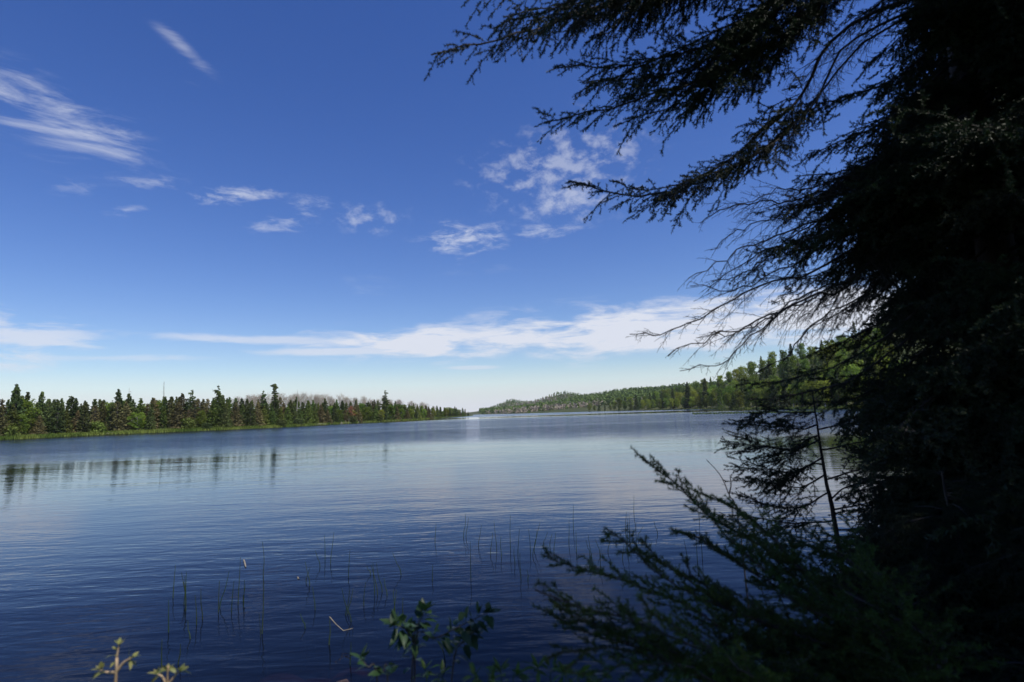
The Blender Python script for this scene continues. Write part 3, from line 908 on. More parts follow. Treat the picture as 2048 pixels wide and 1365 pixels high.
def needles(acc, pts, per_m, ln, wd, spread=0.85):
    pts = np.asarray(pts); seg = np.diff(pts, axis=0); L = np.linalg.norm(seg, axis=1); tot = L.sum()
    n = int(tot * per_m)
    if n < 3:
        return
    cum = np.concatenate([[0], np.cumsum(L)])
    s = rng.uniform(0, tot, n); i = np.clip(np.searchsorted(cum, s) - 1, 0, len(L) - 1)
    f = (s - cum[i]) / L[i]
    base = pts[i] + seg[i] * f[:, None]; T = seg[i] / L[i][:, None]
    r = rng.normal(size=(n, 3)); r[:, 2] += 0.35; r -= (r * T).sum(1, keepdims=True) * T; r /= np.linalg.norm(r, axis=1, keepdims=True)
    d = T * rng.uniform(0.35, 0.8, (n, 1)) + r * spread; d /= np.linalg.norm(d, axis=1, keepdims=True)
    sd_ = np.cross(d, rng.normal(size=(n, 3))); sd_ /= np.linalg.norm(sd_, axis=1, keepdims=True)
    l = ln * rng.uniform(0.75, 1.2, (n, 1))
    V = np.stack([base - sd_ * wd * 0.6, base + sd_ * wd * 0.6, base + d * l], 1)
    acc.add(V.reshape(-1, 3), np.arange(n * 3).reshape(-1, 3))


def grow(path, r0, sec_len=0.45, sec_gap=0.042, ter_gap=0.036, bare_to=0.25, bare_from=1.1, hang=0.35, per_m=520, ln=0.016, wd=0.0040, ter_len=0.42, up_bias=0.0, taper=0.5, vert=0.40):
    """one conifer limb: main axis, side shoots in a flat spray, shootlets, needles.
       bare_to: inner share without needles; bare_from: outer share that is dead and bare."""
    W = Acc(); N = Acc()
    path = np.asarray(path, float); n = len(path)
    seg = np.linalg.norm(np.diff(path, axis=0), axis=1); cum = np.concatenate([[0], np.cumsum(seg)]); tot = cum[-1]
    path = path + np.cumsum(rng.normal(0, tot * (0.0022 if bare_from > 0.9 else 0.0055), path.shape), 0)
    W.tube(path, r0 * (1 - 0.86 * cum / tot) + 0.0012, 6)
    s = 0.10 * tot; side = 1
    if bare_from > 1:
        needles(N, path[int(n * 0.55):], per_m, ln, wd)
    while s < tot * 0.995:
        f = s / tot
        p = np.array([np.interp(s, cum, path[:, k_]) for k_ in range(3)])
        i = min(n - 2, max(0, int(np.searchsorted(cum, s)) - 1)); T = unit(path[i + 1] - path[i])
        S = unit(np.cross(T, [0, 0, 1])) * side
        ang = rng.uniform(0.65, 1.05)
        D = unit(T * math.cos(ang) + S * math.sin(ang) + np.array([0, 0, rng.normal(up_bias - hang * 0.5, vert)]))
        env = (0.35 + 0.65 * math.sin(math.pi * min(1, 0.15 + f * 0.75))) * (1 - f ** 3 * taper)
        L = sec_len * env * rng.uniform(0.45, 1.15)
        dead = f > bare_from + rng.normal(0, 0.05) or f < bare_to + rng.normal(0, 0.05)
        if dead and f < bare_to:
            L *= rng.uniform(0.3, 0.9)
        m_ = max(4, int(L / 0.05) + 2)
        q = np.linspace(0, 1, m_)[:, None]
        curl = np.array([0, 0, -hang * L * 0.5]) * q ** 2 + T * L * 0.18 * q ** 2
        sp_ = p + D * L * q + curl + np.cumsum(rng.normal(0, L * 0.012, (m_, 3)), 0)
        W.tube(sp_, np.linspace(max(0.0022, r0 * 0.28 * (1 - 0.5 * f)), 0.0009, m_), 4)
        if not dead:
            needles(N, sp_[max(0, m_ // 5):], per_m, ln, wd)
        # shootlets
        t_ = 0.12 * L; sd2 = 1
        while t_ < L * 0.97:
            g = t_ / L
            pp = np.array([np.interp(g, q[:, 0], sp_[:, k_]) for k_ in range(3)])
            D2 = unit(sp_[-1] - sp_[0]); S2 = unit(np.cross(D2, [0, 0, 1])) * sd2
            a2 = rng.uniform(0.6, 1.1)
            d2 = unit(D2 * math.cos(a2) + S2 * math.sin(a2) + np.array([0, 0, rng.normal(-hang * 0.7, vert * 1.25)]))
            l2 = L * ter_len * (1 - 0.55 * g) * rng.uniform(0.4, 1.2)
            if dead:
                l2 *= 1.1
            e = pp + d2 * l2 + np.array([0, 0, -hang * l2 * 0.3]); mm = (pp + e) / 2 + rng.normal(0, l2 * 0.05, 3)
            W.tube([pp, mm, e], [0.0016, 0.0013, 0.0007], 3)
            if not dead:
                needles(N, [pp, mm, e], per_m, ln, wd)
            if l2 > 0.09:
                for _ in range(3):
                    c0 = pp + (e - pp) * rng.uniform(0.25, 0.9); l3 = l2 * rng.uniform(0.25, 0.5)
                    e3 = c0 + unit(d2 + rng.normal(0, 0.7, 3) + [0, 0, -hang * .4]) * l3
                    W.tube([c0, e3], [0.0011, 0.0006], 3)
                    if not dead:
                        needles(N, [c0, e3], per_m, ln, wd)
            t_ += ter_gap * rng.uniform(0.6, 1.4); sd2 = -sd2
        s += sec_gap * rng.uniform(0.6, 1.4); side = -side
    return W, N


def add_limb(root, path, name='branch', mat='needle_near', bark='bark_near', **kw):
    W, N = grow(path, **kw)
    inv = np.array(root.location)
    for A_ in (W, N):
        A_.v = [v - inv for v in A_.v]
    b_ = W.obj(name, M[bark], root)
    if N.n:
        N.obj('needles', M[mat], b_)['kind'] = 'stuff'
    return b_


def tree_root(name, x, y):
    r = link(name, None); r.location = (x, y, gz(x, y)); return r


def trunk_part(root, pts, rad):
    A_ = Acc(); P_ = smooth_path(pts, 30); P_ = P_ + rng.normal(0, min(0.006, 0.06 * rad[0]), P_.shape)
    o_ = np.array(root.location)
    A_.tube(P_ - o_, np.interp(np.linspace(0, 1, 30), np.linspace(0, 1, len(rad)), rad), 12)
    A_.obj('trunk', M['bark_near'], root, smooth=True)
    return P_


def px(u, v, Y):
    return np.array(at(u, v, Y))


# --- the tall spruce at the right: trunk behind its own branches
TX, TY = 3.75, 4.25
big = tree_root('tall_spruce', TX, TY + 0.05)
tz0 = big.location.z
trunk_part(big, [(TX, TY, tz0 - 0.25), (TX + .02, TY, 2.5), (TX - .02, TY + .05, 5), (TX, TY + .05, 9.2)], [0.17, 0.14, 0.10, 0.02])
tag(big, 'tall black-shadowed spruce filling the right edge, its long limbs reaching over the lake', 'spruce', 'near conifers on the shore')


def tk(z):
    return np.array([TX, TY, z])


HERO = [  # start height on the trunk, path points (u, v, distance), options
    (7.2, [(1560, -190, 3.7), (1300, -40, 3.35), (1080, 45, 3.15), (862, 84, 3.0)], dict(r0=.020, sec_len=0.560, hang=.45, bare_to=.35)),
    (7.0, [(1520, -150, 3.6), (1330, -40, 3.4), (1120, 10, 3.3), (930, 10, 3.2)], dict(r0=.018, sec_len=0.560, hang=.4, bare_to=.35)),
    (6.8, [(1560, -120, 3.7), (1380, -10, 3.55), (1260, 40, 3.5), (1165, 115, 3.45)], dict(r0=.017, sec_len=0.470, hang=.5, bare_to=.35)),
    (6.6, [(1620, -60, 3.9), (1440, 75, 3.75), (1270, 140, 3.6), (1100, 148, 3.5)], dict(r0=.020, sec_len=0.560, hang=.3, bare_to=.42)),
    (6.4, [(1650, -20, 3.9), (1480, 110, 3.8), (1300, 195, 3.65), (1098, 238, 3.55)], dict(r0=.020, sec_len=0.538, hang=.3, bare_to=.42)),
    (6.3, [(1700, -60, 4.0), (1560, 70, 3.95), (1400, 165, 3.85), (1230, 200, 3.8)], dict(r0=.016, sec_len=0.515, hang=.35, bare_to=.42)),
    (5.75, [(1690, 60, 4.0), (1600, 190, 3.95), (1520, 270, 3.9), (1420, 340, 3.85), (1290, 378, 3.8), (1145, 350, 3.75)], dict(r0=.022, sec_len=.52, hang=.3, bare_to=.46)),
    (5.7, [(1720, 90, 4.05), (1590, 230, 3.98), (1500, 300, 3.9), (1410, 350, 3.9), (1330, 372, 3.9)], dict(r0=.014, sec_len=0.336, hang=.5, bare_to=.52)),
    (7.4, [(1500, -220, 3.5), (1280, -90, 3.2), (1130, 5, 3.05), (960, 60, 2.95)], dict(r0=.016, sec_len=.5, hang=.6, bare_to=.3)),
    (7.1, [(1560, -170, 3.8), (1350, -60, 3.6), (1180, -10, 3.5), (1020, 20, 3.4)], dict(r0=.016, sec_len=.55, hang=.5, bare_to=.3)),
    (7.1, [(1600, -170, 3.6), (1420, -40, 3.4), (1240, 20, 3.3), (1060, 60, 3.2)], dict(r0=.016, sec_len=.5, hang=.5, bare_to=.3)),
    (6.6, [(1640, -70, 3.8), (1500, 40, 3.7), (1330, 130, 3.6), (1160, 190, 3.5)], dict(r0=.016, sec_len=.55, hang=.35, bare_to=.42)),
    (6.4, [(1640, -40, 4.1), (1480, 80, 4.0), (1330, 150, 3.95), (1150, 175, 3.9)], dict(r0=.016, sec_len=.55, hang=.35, bare_to=.42)),
    (6.3, [(1660, -10, 4.0), (1520, 120, 3.9), (1390, 200, 3.8), (1260, 235, 3.75)], dict(r0=.015, sec_len=.5, hang=.3, bare_to=.3)),
    (5.65, [(1700, 80, 3.9), (1610, 210, 3.85), (1520, 290, 3.8), (1400, 355, 3.7), (1270, 392, 3.65), (1190, 380, 3.6)], dict(r0=.014, sec_len=.46, hang=.25, bare_to=.52)),
    (4.9, [(1710, 340, 4.05), (1600, 390, 4.0), (1520, 405, 3.95), (1440, 425, 3.9)], dict(r0=.013, sec_len=.42, hang=.1, bare_to=.05, bare_from=.5)),
    (4.7, [(1700, 370, 4.2), (1580, 430, 4.15), (1490, 455, 4.1), (1410, 490, 4.05)], dict(r0=.013, sec_len=.42, hang=.3, bare_to=.05, bare_from=.5)),
    (4.6, [(1700, 400, 4.3), (1600, 455, 4.25), (1500, 500, 4.2), (1400, 560, 4.2)], dict(r0=.013, sec_len=.40, hang=.3, bare_to=.05, bare_from=.5)),
    (4.3, [(1700, 490, 4.2), (1580, 545, 4.1), (1480, 590, 4.05), (1370, 600, 4.0)], dict(r0=.014, sec_len=.40, hang=.2, bare_to=.05, bare_from=.42)),
    (4.15, [(1700, 530, 4.0), (1580, 590, 3.95), (1470, 640, 3.9), (1370, 665, 3.85)], dict(r0=.014, sec_len=.40, hang=.3, bare_to=.05, bare_from=.42)),
    (4.05, [(1700, 570, 4.1), (1600, 620, 4.0), (1500, 690, 3.95), (1400, 715, 3.9)], dict(r0=.014, sec_len=.36, hang=.35, bare_to=.05, bare_from=.42)),
    # dead twiggy outer ends in the middle
    (4.75, [(1720, 350, 4.15), (1580, 405, 4.1), (1480, 420, 4.05), (1395, 455, 4.0)], dict(r0=.016, sec_len=0.470, hang=.2, bare_to=.1, bare_from=.60)),
    (4.65, [(1720, 390, 4.1), (1580, 440, 4.0), (1470, 480, 3.95), (1392, 530, 3.9)], dict(r0=.016, sec_len=0.470, hang=.4, bare_to=.1, bare_from=.62)),
    (4.5, [(1730, 420, 4.2), (1620, 490, 4.2), (1520, 540, 4.2), (1430, 560, 4.2)], dict(r0=.016, sec_len=0.515, hang=.35, bare_to=.1, bare_from=.80)),
    (4.2, [(1720, 500, 4.1), (1590, 560, 4.0), (1460, 610, 3.9), (1380, 625, 3.85), (1296, 636, 3.8)], dict(r0=.018, sec_len=0.403, hang=.25, bare_to=.1, bare_from=.42)),
    (4.1, [(1720, 540, 4.1), (1600, 600, 4.05), (1500, 650, 4.0), (1420, 680, 3.95), (1335, 722, 3.9)], dict(r0=.018, sec_len=0.403, hang=.35, bare_to=.1, bare_from=.42)),
    (4.0, [(1740, 560, 4.2), (1640, 640, 4.2), (1580, 700, 4.2), (1520, 735, 4.2)], dict(r0=.014, sec_len=0.381, hang=.3, bare_to=.1, bare_from=.5)),
    # live limbs that make the ragged left edge of the dark mass
    (6.2, [(1800, -30, 4.1), (1740, 15, 4.1), (1690, 32, 4.1)], dict(r0=.014, sec_len=0.403)),
    (5.9, [(1810, 60, 4.1), (1760, 100, 4.1), (1725, 130, 4.1)], dict(r0=.014, sec_len=0.381)),
    (5.5, [(1790, 150, 4.1), (1690, 190, 4.05), (1602, 206, 4.0)], dict(r0=.014, sec_len=0.358)),
    (5.2, [(1790, 230, 4.1), (1700, 280, 4.05), (1618, 318, 4.0)], dict(r0=.015, sec_len=0.426)),
    (5.0, [(1790, 290, 4.1), (1690, 340, 4.05), (1592, 352, 4.0)], dict(r0=.015, sec_len=0.448)),
    (4.8, [(1800, 330, 4.0), (1690, 385, 3.9), (1560, 420, 3.85)], dict(r0=.015, sec_len=0.493)),
    (4.5, [(1800, 400, 4.0), (1680, 460, 3.95), (1540, 500, 3.9)], dict(r0=.015, sec_len=0.515)),
    (4.3, [(1800, 450, 4.2), (1700, 520, 4.2), (1580, 570, 4.2)], dict(r0=.015, sec_len=0.515, hang=.5)),
    (4.0, [(1800, 560, 4.0), (1720, 610, 4.0), (1620, 660, 4.0)], dict(r0=.015, sec_len=0.448, bare_from=.75)),
    (3.6, [(1790, 660, 4.1), (1680, 730, 4.05), (1560, 765, 4.0), (1478, 772, 3.95)], dict(r0=.013, sec_len=.30, per_m=380)),
    (3.4, [(1790, 700, 4.0), (1680, 770, 3.9), (1570, 800, 3.85), (1500, 806, 3.8)], dict(r0=.013, sec_len=.26, per_m=380)),
    (3.3, [(1800, 740, 4.2), (1700, 800, 4.2), (1610, 812, 4.2)], dict(r0=.014, sec_len=0.515)),
    (3.8, [(1800, 620, 4.3), (1710, 680, 4.3), (1640, 720, 4.3)], dict(r0=.014, sec_len=0.470)),
]
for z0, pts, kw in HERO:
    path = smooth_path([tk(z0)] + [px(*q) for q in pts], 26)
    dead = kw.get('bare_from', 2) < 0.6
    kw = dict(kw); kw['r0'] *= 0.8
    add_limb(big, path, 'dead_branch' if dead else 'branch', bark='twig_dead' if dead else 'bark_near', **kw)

# --- generic limbs: four full sprays, repeated all round the trunks
LIMBS = []
for li in range(4):
    p_ = smooth_path([(0, 0, 0), (0.45, 0.02, 0.02), (0.95, rng.normal(0, .05), -0.08), (1.5, rng.normal(0, .1), -0.20)], 20)
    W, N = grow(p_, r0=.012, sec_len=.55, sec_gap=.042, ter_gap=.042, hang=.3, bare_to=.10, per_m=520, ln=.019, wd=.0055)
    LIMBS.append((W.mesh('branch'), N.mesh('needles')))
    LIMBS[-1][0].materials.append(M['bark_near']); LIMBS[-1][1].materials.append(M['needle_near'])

EDGE = [(-400, 1730), (0, 1750), (100, 1760), (180, 1750), (230, 1670), (300, 1640), (400, 1600), (600, 1620), (680, 1680), (720, 1690), (800, 1620), (850, 1620), (950, 1640), (1050, 1620), (1120, 1530), (1250, 1480), (1365, 1440), (1700, 1400)]


def clothe(root, x, y, z_lo, z_hi, n, len_lo, len_hi, edge=True, tries=400, mask=None, top_taper=True):
    placed = 0
    o0 = Vector(root.location)
    for k_ in range(tries):
        if placed >= n:
            break
        z = z_lo + (z_hi - z_lo) * ((placed + rng.random()) / n)
        a = rng.uniform(0, 6.283) if mask is None else rng.uniform(*mask)
        f = (z - z_lo) / (z_hi - z_lo)
        L = (len_hi + (len_lo - len_hi) * f if top_taper else rng.uniform(len_lo, len_hi)) * rng.uniform(0.75, 1.15)
        pitch = rng.normal(0.05, 0.14)
        ok_ = not edge
        for shrink in ((1.0, 0.72, 0.5, 0.34) if edge else ()):
            bad = False
            for s_ in (0.55, 1.0):
                tip = (x + math.cos(a) * L * shrink * s_, y + math.sin(a) * L * shrink * s_, z - 0.12 * L * s_)
                q = proj(tip)
                if tip[1] < 0.9 and tip[0] < 2.2:
                    bad = True
                elif q is not None and q[0] < interp([(b_, a_) for b_, a_ in EDGE], q[1]) + 30 + 45 * s_:
                    bad = True
            if not bad:
                L *= shrink; ok_ = True; break
        if not ok_:
            continue
        mw, mn = LIMBS[rng.integers(4)]
        b_ = link('branch', mw, root); nn = link('needles', mn, b_); nn['kind'] = 'stuff'
        b_.location = (x - o0.x, y - o0.y, z - o0.z)
        b_.rotation_euler = (rng.normal(0, .25), pitch, a)
        b_.scale = (L / 1.5,) * 3
        placed += 1


clothe(big, TX, TY, 0.7, 8.8, 300, 0.8, 2.5, tries=5000)

# --- more spruces close behind and beside it along the bank
for (x, y, h, n, L, lab) in [
    (5.4, 5.3, 10.0, 170, 2.1, 'second dark spruce close behind the tall one at the right edge'),
    (4.3, 2.9, 9.0, 150, 1.6, 'dark spruce nearest the viewer at the right edge of the frame'),
    (7.0, 7.2, 10.0, 150, 2.4, 'dark spruce further along the shaded right bank behind the others'),
    (6.2, 1.7, 12.0, 150, 2.3, 'unseen tall spruce beside the viewer beyond the right edge, added to shade the foreground'),  # out of view, added so its shadow keeps the near spruce dark
    (3.7, 0.7, 11.5, 170, 1.8, 'unseen tall spruce close at the right hand of the viewer, added to shade the foreground'),  # also out of view, added to shade the young fir and the shrub
]:
    r_ = tree_root('dark_spruce', x, y); z_ = r_.location.z
    trunk_part(r_, [(x, y, z_ - .2), (x + .03, y, h * .5), (x, y + .03, h)], [0.15, 0.11, 0.015])
    clothe(r_, x, y, z_ + (0.3 if y > 1 else 3.4), h - 0.2, n, 0.4, L, tries=2500, edge=y > 1)
    tag(r_, lab, 'spruce', 'near conifers on the shore')

# --- slim young spruce standing at the water in front of the dark mass
p0 = px(1685, 1120, 5.0); sx, sy = p0[0], p0[1]
slim = tree_root('slim_spruce', sx, sy)
top_ = px(1625, 790, 5.0)
trunk_part(slim, [(sx + .05, sy, min(gz(sx, sy), 0.3) - .2), px(1672, 1060, 5.0), px(1652, 960, 5.0), top_], [0.024, 0.019, 0.014, 0.005])
tag(slim, 'slim leaning spruce with thin see-through branches against the water at right', 'spruce', 'near conifers on the shore')
for (vs, pts, kw) in [
    (850, [(1600, 860), (1540, 850), (1478, 846)], dict(sec_len=.24)), (880, [(1590, 900), (1530, 895), (1462, 890)], dict(sec_len=.26)),
    (915, [(1590, 945), (1530, 940), (1470, 936)], dict(sec_len=.26)), (950, [(1600, 975), (1545, 968), (1500, 958)], dict(sec_len=.24)),
    (985, [(1600, 1015), (1540, 1010), (1480, 990)], dict(sec_len=.26)), (1040, [(1590, 1045), (1500, 1036), (1420, 1030)], dict(sec_len=.22, bare_from=.4)),
    (1020, [(1730, 1010), (1790, 1000), (1850, 1005)], dict(sec_len=.28)), (960, [(1700, 945), (1770, 930), (1840, 930)], dict(sec_len=.30)),
    (900, [(1690, 890), (1750, 880), (1830, 880)], dict(sec_len=.30)), (1060, [(1720, 1060), (1780, 1065), (1840, 1075)], dict(sec_len=.26)),
    (860, [(1680, 850), (1740, 840), (1800, 840)], dict(sec_len=.30)), (825, [(1590, 825), (1540, 822), (1500, 828)], dict(sec_len=.22)),
    (870, [(1610, 880), (1570, 915), (1530, 925)], dict(sec_len=.26)), (930, [(1620, 930), (1575, 955), (1535, 985)], dict(sec_len=.26)),
    (1000, [(1690, 975), (1740, 965), (1770, 975)], dict(sec_len=.26)),
]:
    us = np.interp(vs, [790, 960, 1060, 1120], [1625, 1652, 1672, 1685])
    Y0 = 5.0 + rng.uniform(-.25, .25)
    path = smooth_path([px(us, vs, 5.0)] + [px(a_, b_, 5.0 + (Y0 - 5.0) * (i_ + 1) / 3) for i_, (a_, b_) in enumerate(pts)], 16)
    k2 = dict(r0=.007, sec_gap=.04, ter_gap=.036, bare_to=.05, hang=.15, ln=.016, wd=.0036, per_m=560, vert=.35); k2.update(kw); k2['sec_len'] *= 1.6
    add_limb(slim, path, 'branch', **k2)

# --- young fir close to the viewer, lower right: rising limbs with fresh needles
fx, fy = 1.75, 2.55
fir = tree_root('young_fir', fx, fy); fz = fir.location.z
trunk_part(fir, [(fx, fy, fz - .1), (fx + .02, fy, 1.1), (fx + .04, fy + .02, 1.42)], [0.022, 0.016, 0.005])
tag(fir, 'young fir with rising green limbs in the lower right corner of the frame', 'fir', 'near conifers on the shore')
FIR = [
    ([(0, 0, 0), (1800, 1310, 2.3), (1760, 1260, 2.2), (1700, 1220, 2.15)], dict(sec_len=.30, r0=.005)),
    ([(0, 0, 0), (1830, 1250, 2.4), (1800, 1190, 2.35), (1760, 1150, 2.3)], dict(sec_len=.30, r0=.005)),
    ([(0, 0, 0), (1860, 1330, 2.3), (1870, 1290, 2.2), (1850, 1250, 2.15)], dict(sec_len=.30, r0=.005)),
    ([(0, 0, 0), (1820, 1370, 2.2), (1800, 1340, 2.1), (1770, 1310, 2.05)], dict(sec_len=.30, r0=.005)),
    ([(1720, 1220, 2.6), (1560, 1110, 2.65), (1420, 1030, 2.7), (1345, 960, 2.72), (1285, 915, 2.75)], dict(sec_len=0.280, r0=.008, bare_to=.15)),
    ([(1700, 1240, 2.55), (1560, 1160, 2.5), (1480, 1090, 2.5), (1440, 1050, 2.5), (1405, 1010, 2.5)], dict(sec_len=0.224, r0=.006)),
    ([(1680, 1330, 2.4), (1500, 1240, 2.35), (1350, 1170, 2.35), (1270, 1110, 2.35), (1212, 1060, 2.35)], dict(sec_len=0.280, r0=.007, bare_to=.12)),
    ([(1650, 1400, 2.3), (1480, 1330, 2.2), (1300, 1255, 2.15), (1160, 1205, 2.1), (1055, 1165, 2.1)], dict(sec_len=0.280, r0=.007, bare_to=.12, bare_from=.93)),
    ([(1600, 1380, 2.2), (1450, 1330, 2.2), (1300, 1300, 2.15), (1180, 1270, 2.1), (1100, 1240, 2.1)], dict(sec_len=0.266, r0=.007)),
    ([(1600, 1420, 2.1), (1450, 1370, 2.05), (1330, 1330, 2.0), (1220, 1310, 2.0), (1110, 1320, 2.0)], dict(sec_len=0.266, r0=.007)),
    ([(1650, 1300, 2.5), (1560, 1260, 2.5), (1460, 1200, 2.5), (1390, 1150, 2.5), (1370, 1110, 2.5)], dict(sec_len=0.252, r0=.006)),
    ([(1620, 1440, 2.0), (1540, 1370, 1.95), (1440, 1300, 1.95), (1330, 1240, 1.95), (1260, 1190, 1.95)], dict(sec_len=0.252, r0=.006)),
    ([(1660, 1240, 2.7), (1600, 1170, 2.8), (1540, 1110, 2.85), (1500, 1060, 2.9)], dict(sec_len=0.308, r0=.006)),
    ([(1750, 1180, 2.7), (1700, 1120, 2.8), (1620, 1080, 2.85), (1560, 1060, 2.9)], dict(sec_len=0.336, r0=.006)),
    ([(1680, 1380, 2.1), (1630, 1350, 2.0), (1600, 1330, 1.95), (1575, 1310, 1.9)], dict(sec_len=0.196, r0=.005)),
    ([(1750, 1300, 2.4), (1650, 1230, 2.4), (1580, 1200, 2.4), (1530, 1170, 2.4)], dict(sec_len=0.308, r0=.006)),
    ([(1700, 1400, 2.3), (1600, 1320, 2.3), (1530, 1280, 2.3), (1470, 1260, 2.3)], dict(sec_len=0.308, r0=.006)),
    ([(0, 0, 0), (1500, 1290, 2.3), (1380, 1230, 2.25), (1250, 1180, 2.25), (1130, 1150, 2.2), (1085, 1125, 2.2)], dict(sec_len=.28, r0=.006)),
    ([(0, 0, 0), (1480, 1350, 2.1), (1340, 1290, 2.05), (1220, 1250, 2.05), (1120, 1200, 2.05)], dict(sec_len=.28, r0=.006)),
    ([(0, 0, 0), (1500, 1390, 2.0), (1380, 1350, 1.95), (1250, 1345, 1.9), (1160, 1365, 1.9)], dict(sec_len=.28, r0=.006)),
    ([(0, 0, 0), (1560, 1180, 2.6), (1460, 1120, 2.6), (1400, 1080, 2.6), (1340, 1060, 2.6)], dict(sec_len=.26, r0=.006)),
    ([(0, 0, 0), (1540, 1240, 2.4), (1420, 1190, 2.4), (1330, 1130, 2.4), (1290, 1080, 2.4)], dict(sec_len=.28, r0=.006)),
    ([(0, 0, 0), (1600, 1130, 2.7), (1530, 1060, 2.75), (1470, 1020, 2.8), (1400, 990, 2.8)], dict(sec_len=.26, r0=.006)),
]
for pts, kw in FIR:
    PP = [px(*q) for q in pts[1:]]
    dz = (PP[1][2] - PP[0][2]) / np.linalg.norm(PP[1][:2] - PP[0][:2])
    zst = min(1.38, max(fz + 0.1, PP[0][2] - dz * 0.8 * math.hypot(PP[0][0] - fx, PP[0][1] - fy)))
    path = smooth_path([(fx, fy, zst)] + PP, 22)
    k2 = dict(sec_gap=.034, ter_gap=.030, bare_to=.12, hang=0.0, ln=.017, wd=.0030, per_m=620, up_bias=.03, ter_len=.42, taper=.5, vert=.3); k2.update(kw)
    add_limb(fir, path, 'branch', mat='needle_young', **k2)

# dense dark thicket of saplings under the trees at the lower right
for (x, y, h, n, L, lab) in [(2.35, 3.2, 1.25, 70, 1.1, 'dark spruce sapling in the shade beneath the tall spruce'), (3.5, 4.7, 1.9, 70, 1.2, 'shadowed spruce sapling at the water edge under the right-hand trees'),
                              (2.5, 2.5, 1.3, 60, 1.0, 'black sapling in the bottom right corner beside the young fir'), (4.4, 4.0, 2.6, 60, 1.3, 'dark sapling low at the right edge behind the young fir')]:
    r_ = tree_root('spruce_sapling', x, y); z_ = r_.location.z
    trunk_part(r_, [(x, y, z_ - .1), (x + .02, y, z_ + h * .5), (x, y + .02, z_ + h)], [0.018, 0.013, 0.004])
    clothe(r_, x, y, z_ + 0.1, z_ + h, n, 0.25, L, tries=1500)
    tag(r_, lab, 'sapling', 'saplings under the near spruces')


# ------------------------------------------------------------------ leafy plants on the near bank
def leaf_mesh(acc, base, dirv, ln, wd, fold=0.25, droop=0.25):
    """pointed oval leaf, creased along its midrib"""
    T = unit(dirv); S = unit(np.cross(T, [0, 0, 1]) + rng.normal(0, .25, 3)); U = np.cross(S, T)
    rows = np.linspace(0, 1, 6); V = []
    for r_ in rows:
        w_ = wd * 0.5 * math.sin(math.pi * min(1, r_ ** 0.8 * 0.97 + 0.02))
        c = np.asarray(base) + T * ln * r_ + np.array([0, 0, -droop * ln * r_ * r_])
        V += [c - S * w_ + U * w_ * fold, c, c + S * w_ + U * w_ * fold]
    F = []
    for i in range(5):
        for j in range(2):
            a_ = i * 3 + j; F.append([a_, a_ + 1, a_ + 4, a_ + 3])
    acc.add(V, None, F)


def leafy_plant(name, label, cat, stems, mat, stem_mat, leaf_ln, leaf_wd, per_stem=9, from_=0.35, whorl=0, sr=0.004, group=None):
    base = np.array(stems[0][0], float); root = link(name, None); root.location = base
    for st in stems:
        P_ = smooth_path(st, 14) - base
        A_ = Acc(); A_.tube(P_, np.linspace(sr, sr * 0.4, 14), 6); so = A_.obj('stem', stem_mat, root, smooth=True)
        for q in range(per_stem):
            f = from_ + (1 - from_) * (q + rng.random() * .6) / per_stem
            i = min(12, int(f * 13)); p = P_[i] + (P_[i + 1] - P_[i]) * (f * 13 - i); T = unit(P_[i + 1] - P_[i])
            r_ = unit(np.cross(T, rng.normal(size=3)))
            d = unit(T * rng.uniform(.1, .7) + r_ + [0, 0, .1])
            L_ = Acc(); pe = p + d * leaf_ln * .25
            L_.tube([p, pe], [sr * .35, sr * .25], 4)
            leaf_mesh(L_, pe, d, leaf_ln * rng.uniform(.65, 1.1), leaf_wd * rng.uniform(.7, 1.1)); L_.obj('leaf', mat, so, smooth=True)
        if whorl:
            for q in range(whorl):
                d = unit(unit(P_[-1] - P_[-2]) * 0.8 + np.array([math.cos(q * 6.28 / whorl), math.sin(q * 6.28 / whorl), .1]) * .8)
                L_ = Acc(); leaf_mesh(L_, P_[-1], d, leaf_ln * rng.uniform(.8, 1.1), leaf_wd, droop=.05); L_.obj('leaf', mat, so, smooth=True)
    return tag(root, label, cat, group)


def gp(u, Y):
    x = float(px(u, 1200, Y)[0]); return np.array([x, Y, gz(x, Y) - .03])


leafy_plant('leafy_shrub', 'dark leafy shrub with two arching stems at the bottom centre', 'shrub',
            [[gp(800, 2.5), px(825, 1340, 2.45), px(828, 1270, 2.4), px(850, 1222, 2.4)],
             [gp(805, 2.5), px(830, 1330, 2.45), px(815, 1265, 2.4), px(790, 1250, 2.35)],
             [gp(812, 2.5), px(828, 1290, 2.4), px(870, 1278, 2.4), px(925, 1250, 2.4), px(975, 1226, 2.4)],
             [gp(890, 2.55), px(905, 1340, 2.5), px(930, 1280, 2.45), px(950, 1262, 2.4)]],
            M['shrub_leaf'], M['bark_near'], .062, .034, 28, .35, 5)
leafy_plant('leafy_sprig', 'small dark sprig with few leaves left of the leafy shrub', 'sprig',
            [[gp(770, 2.3), px(755, 1365, 2.25), px(735, 1335, 2.2), px(722, 1318, 2.2)], [gp(775, 2.3), px(775, 1360, 2.25), px(765, 1345, 2.2)]], M['shrub_leaf'], M['bark_near'], .055, .026, 6, .5, 2)
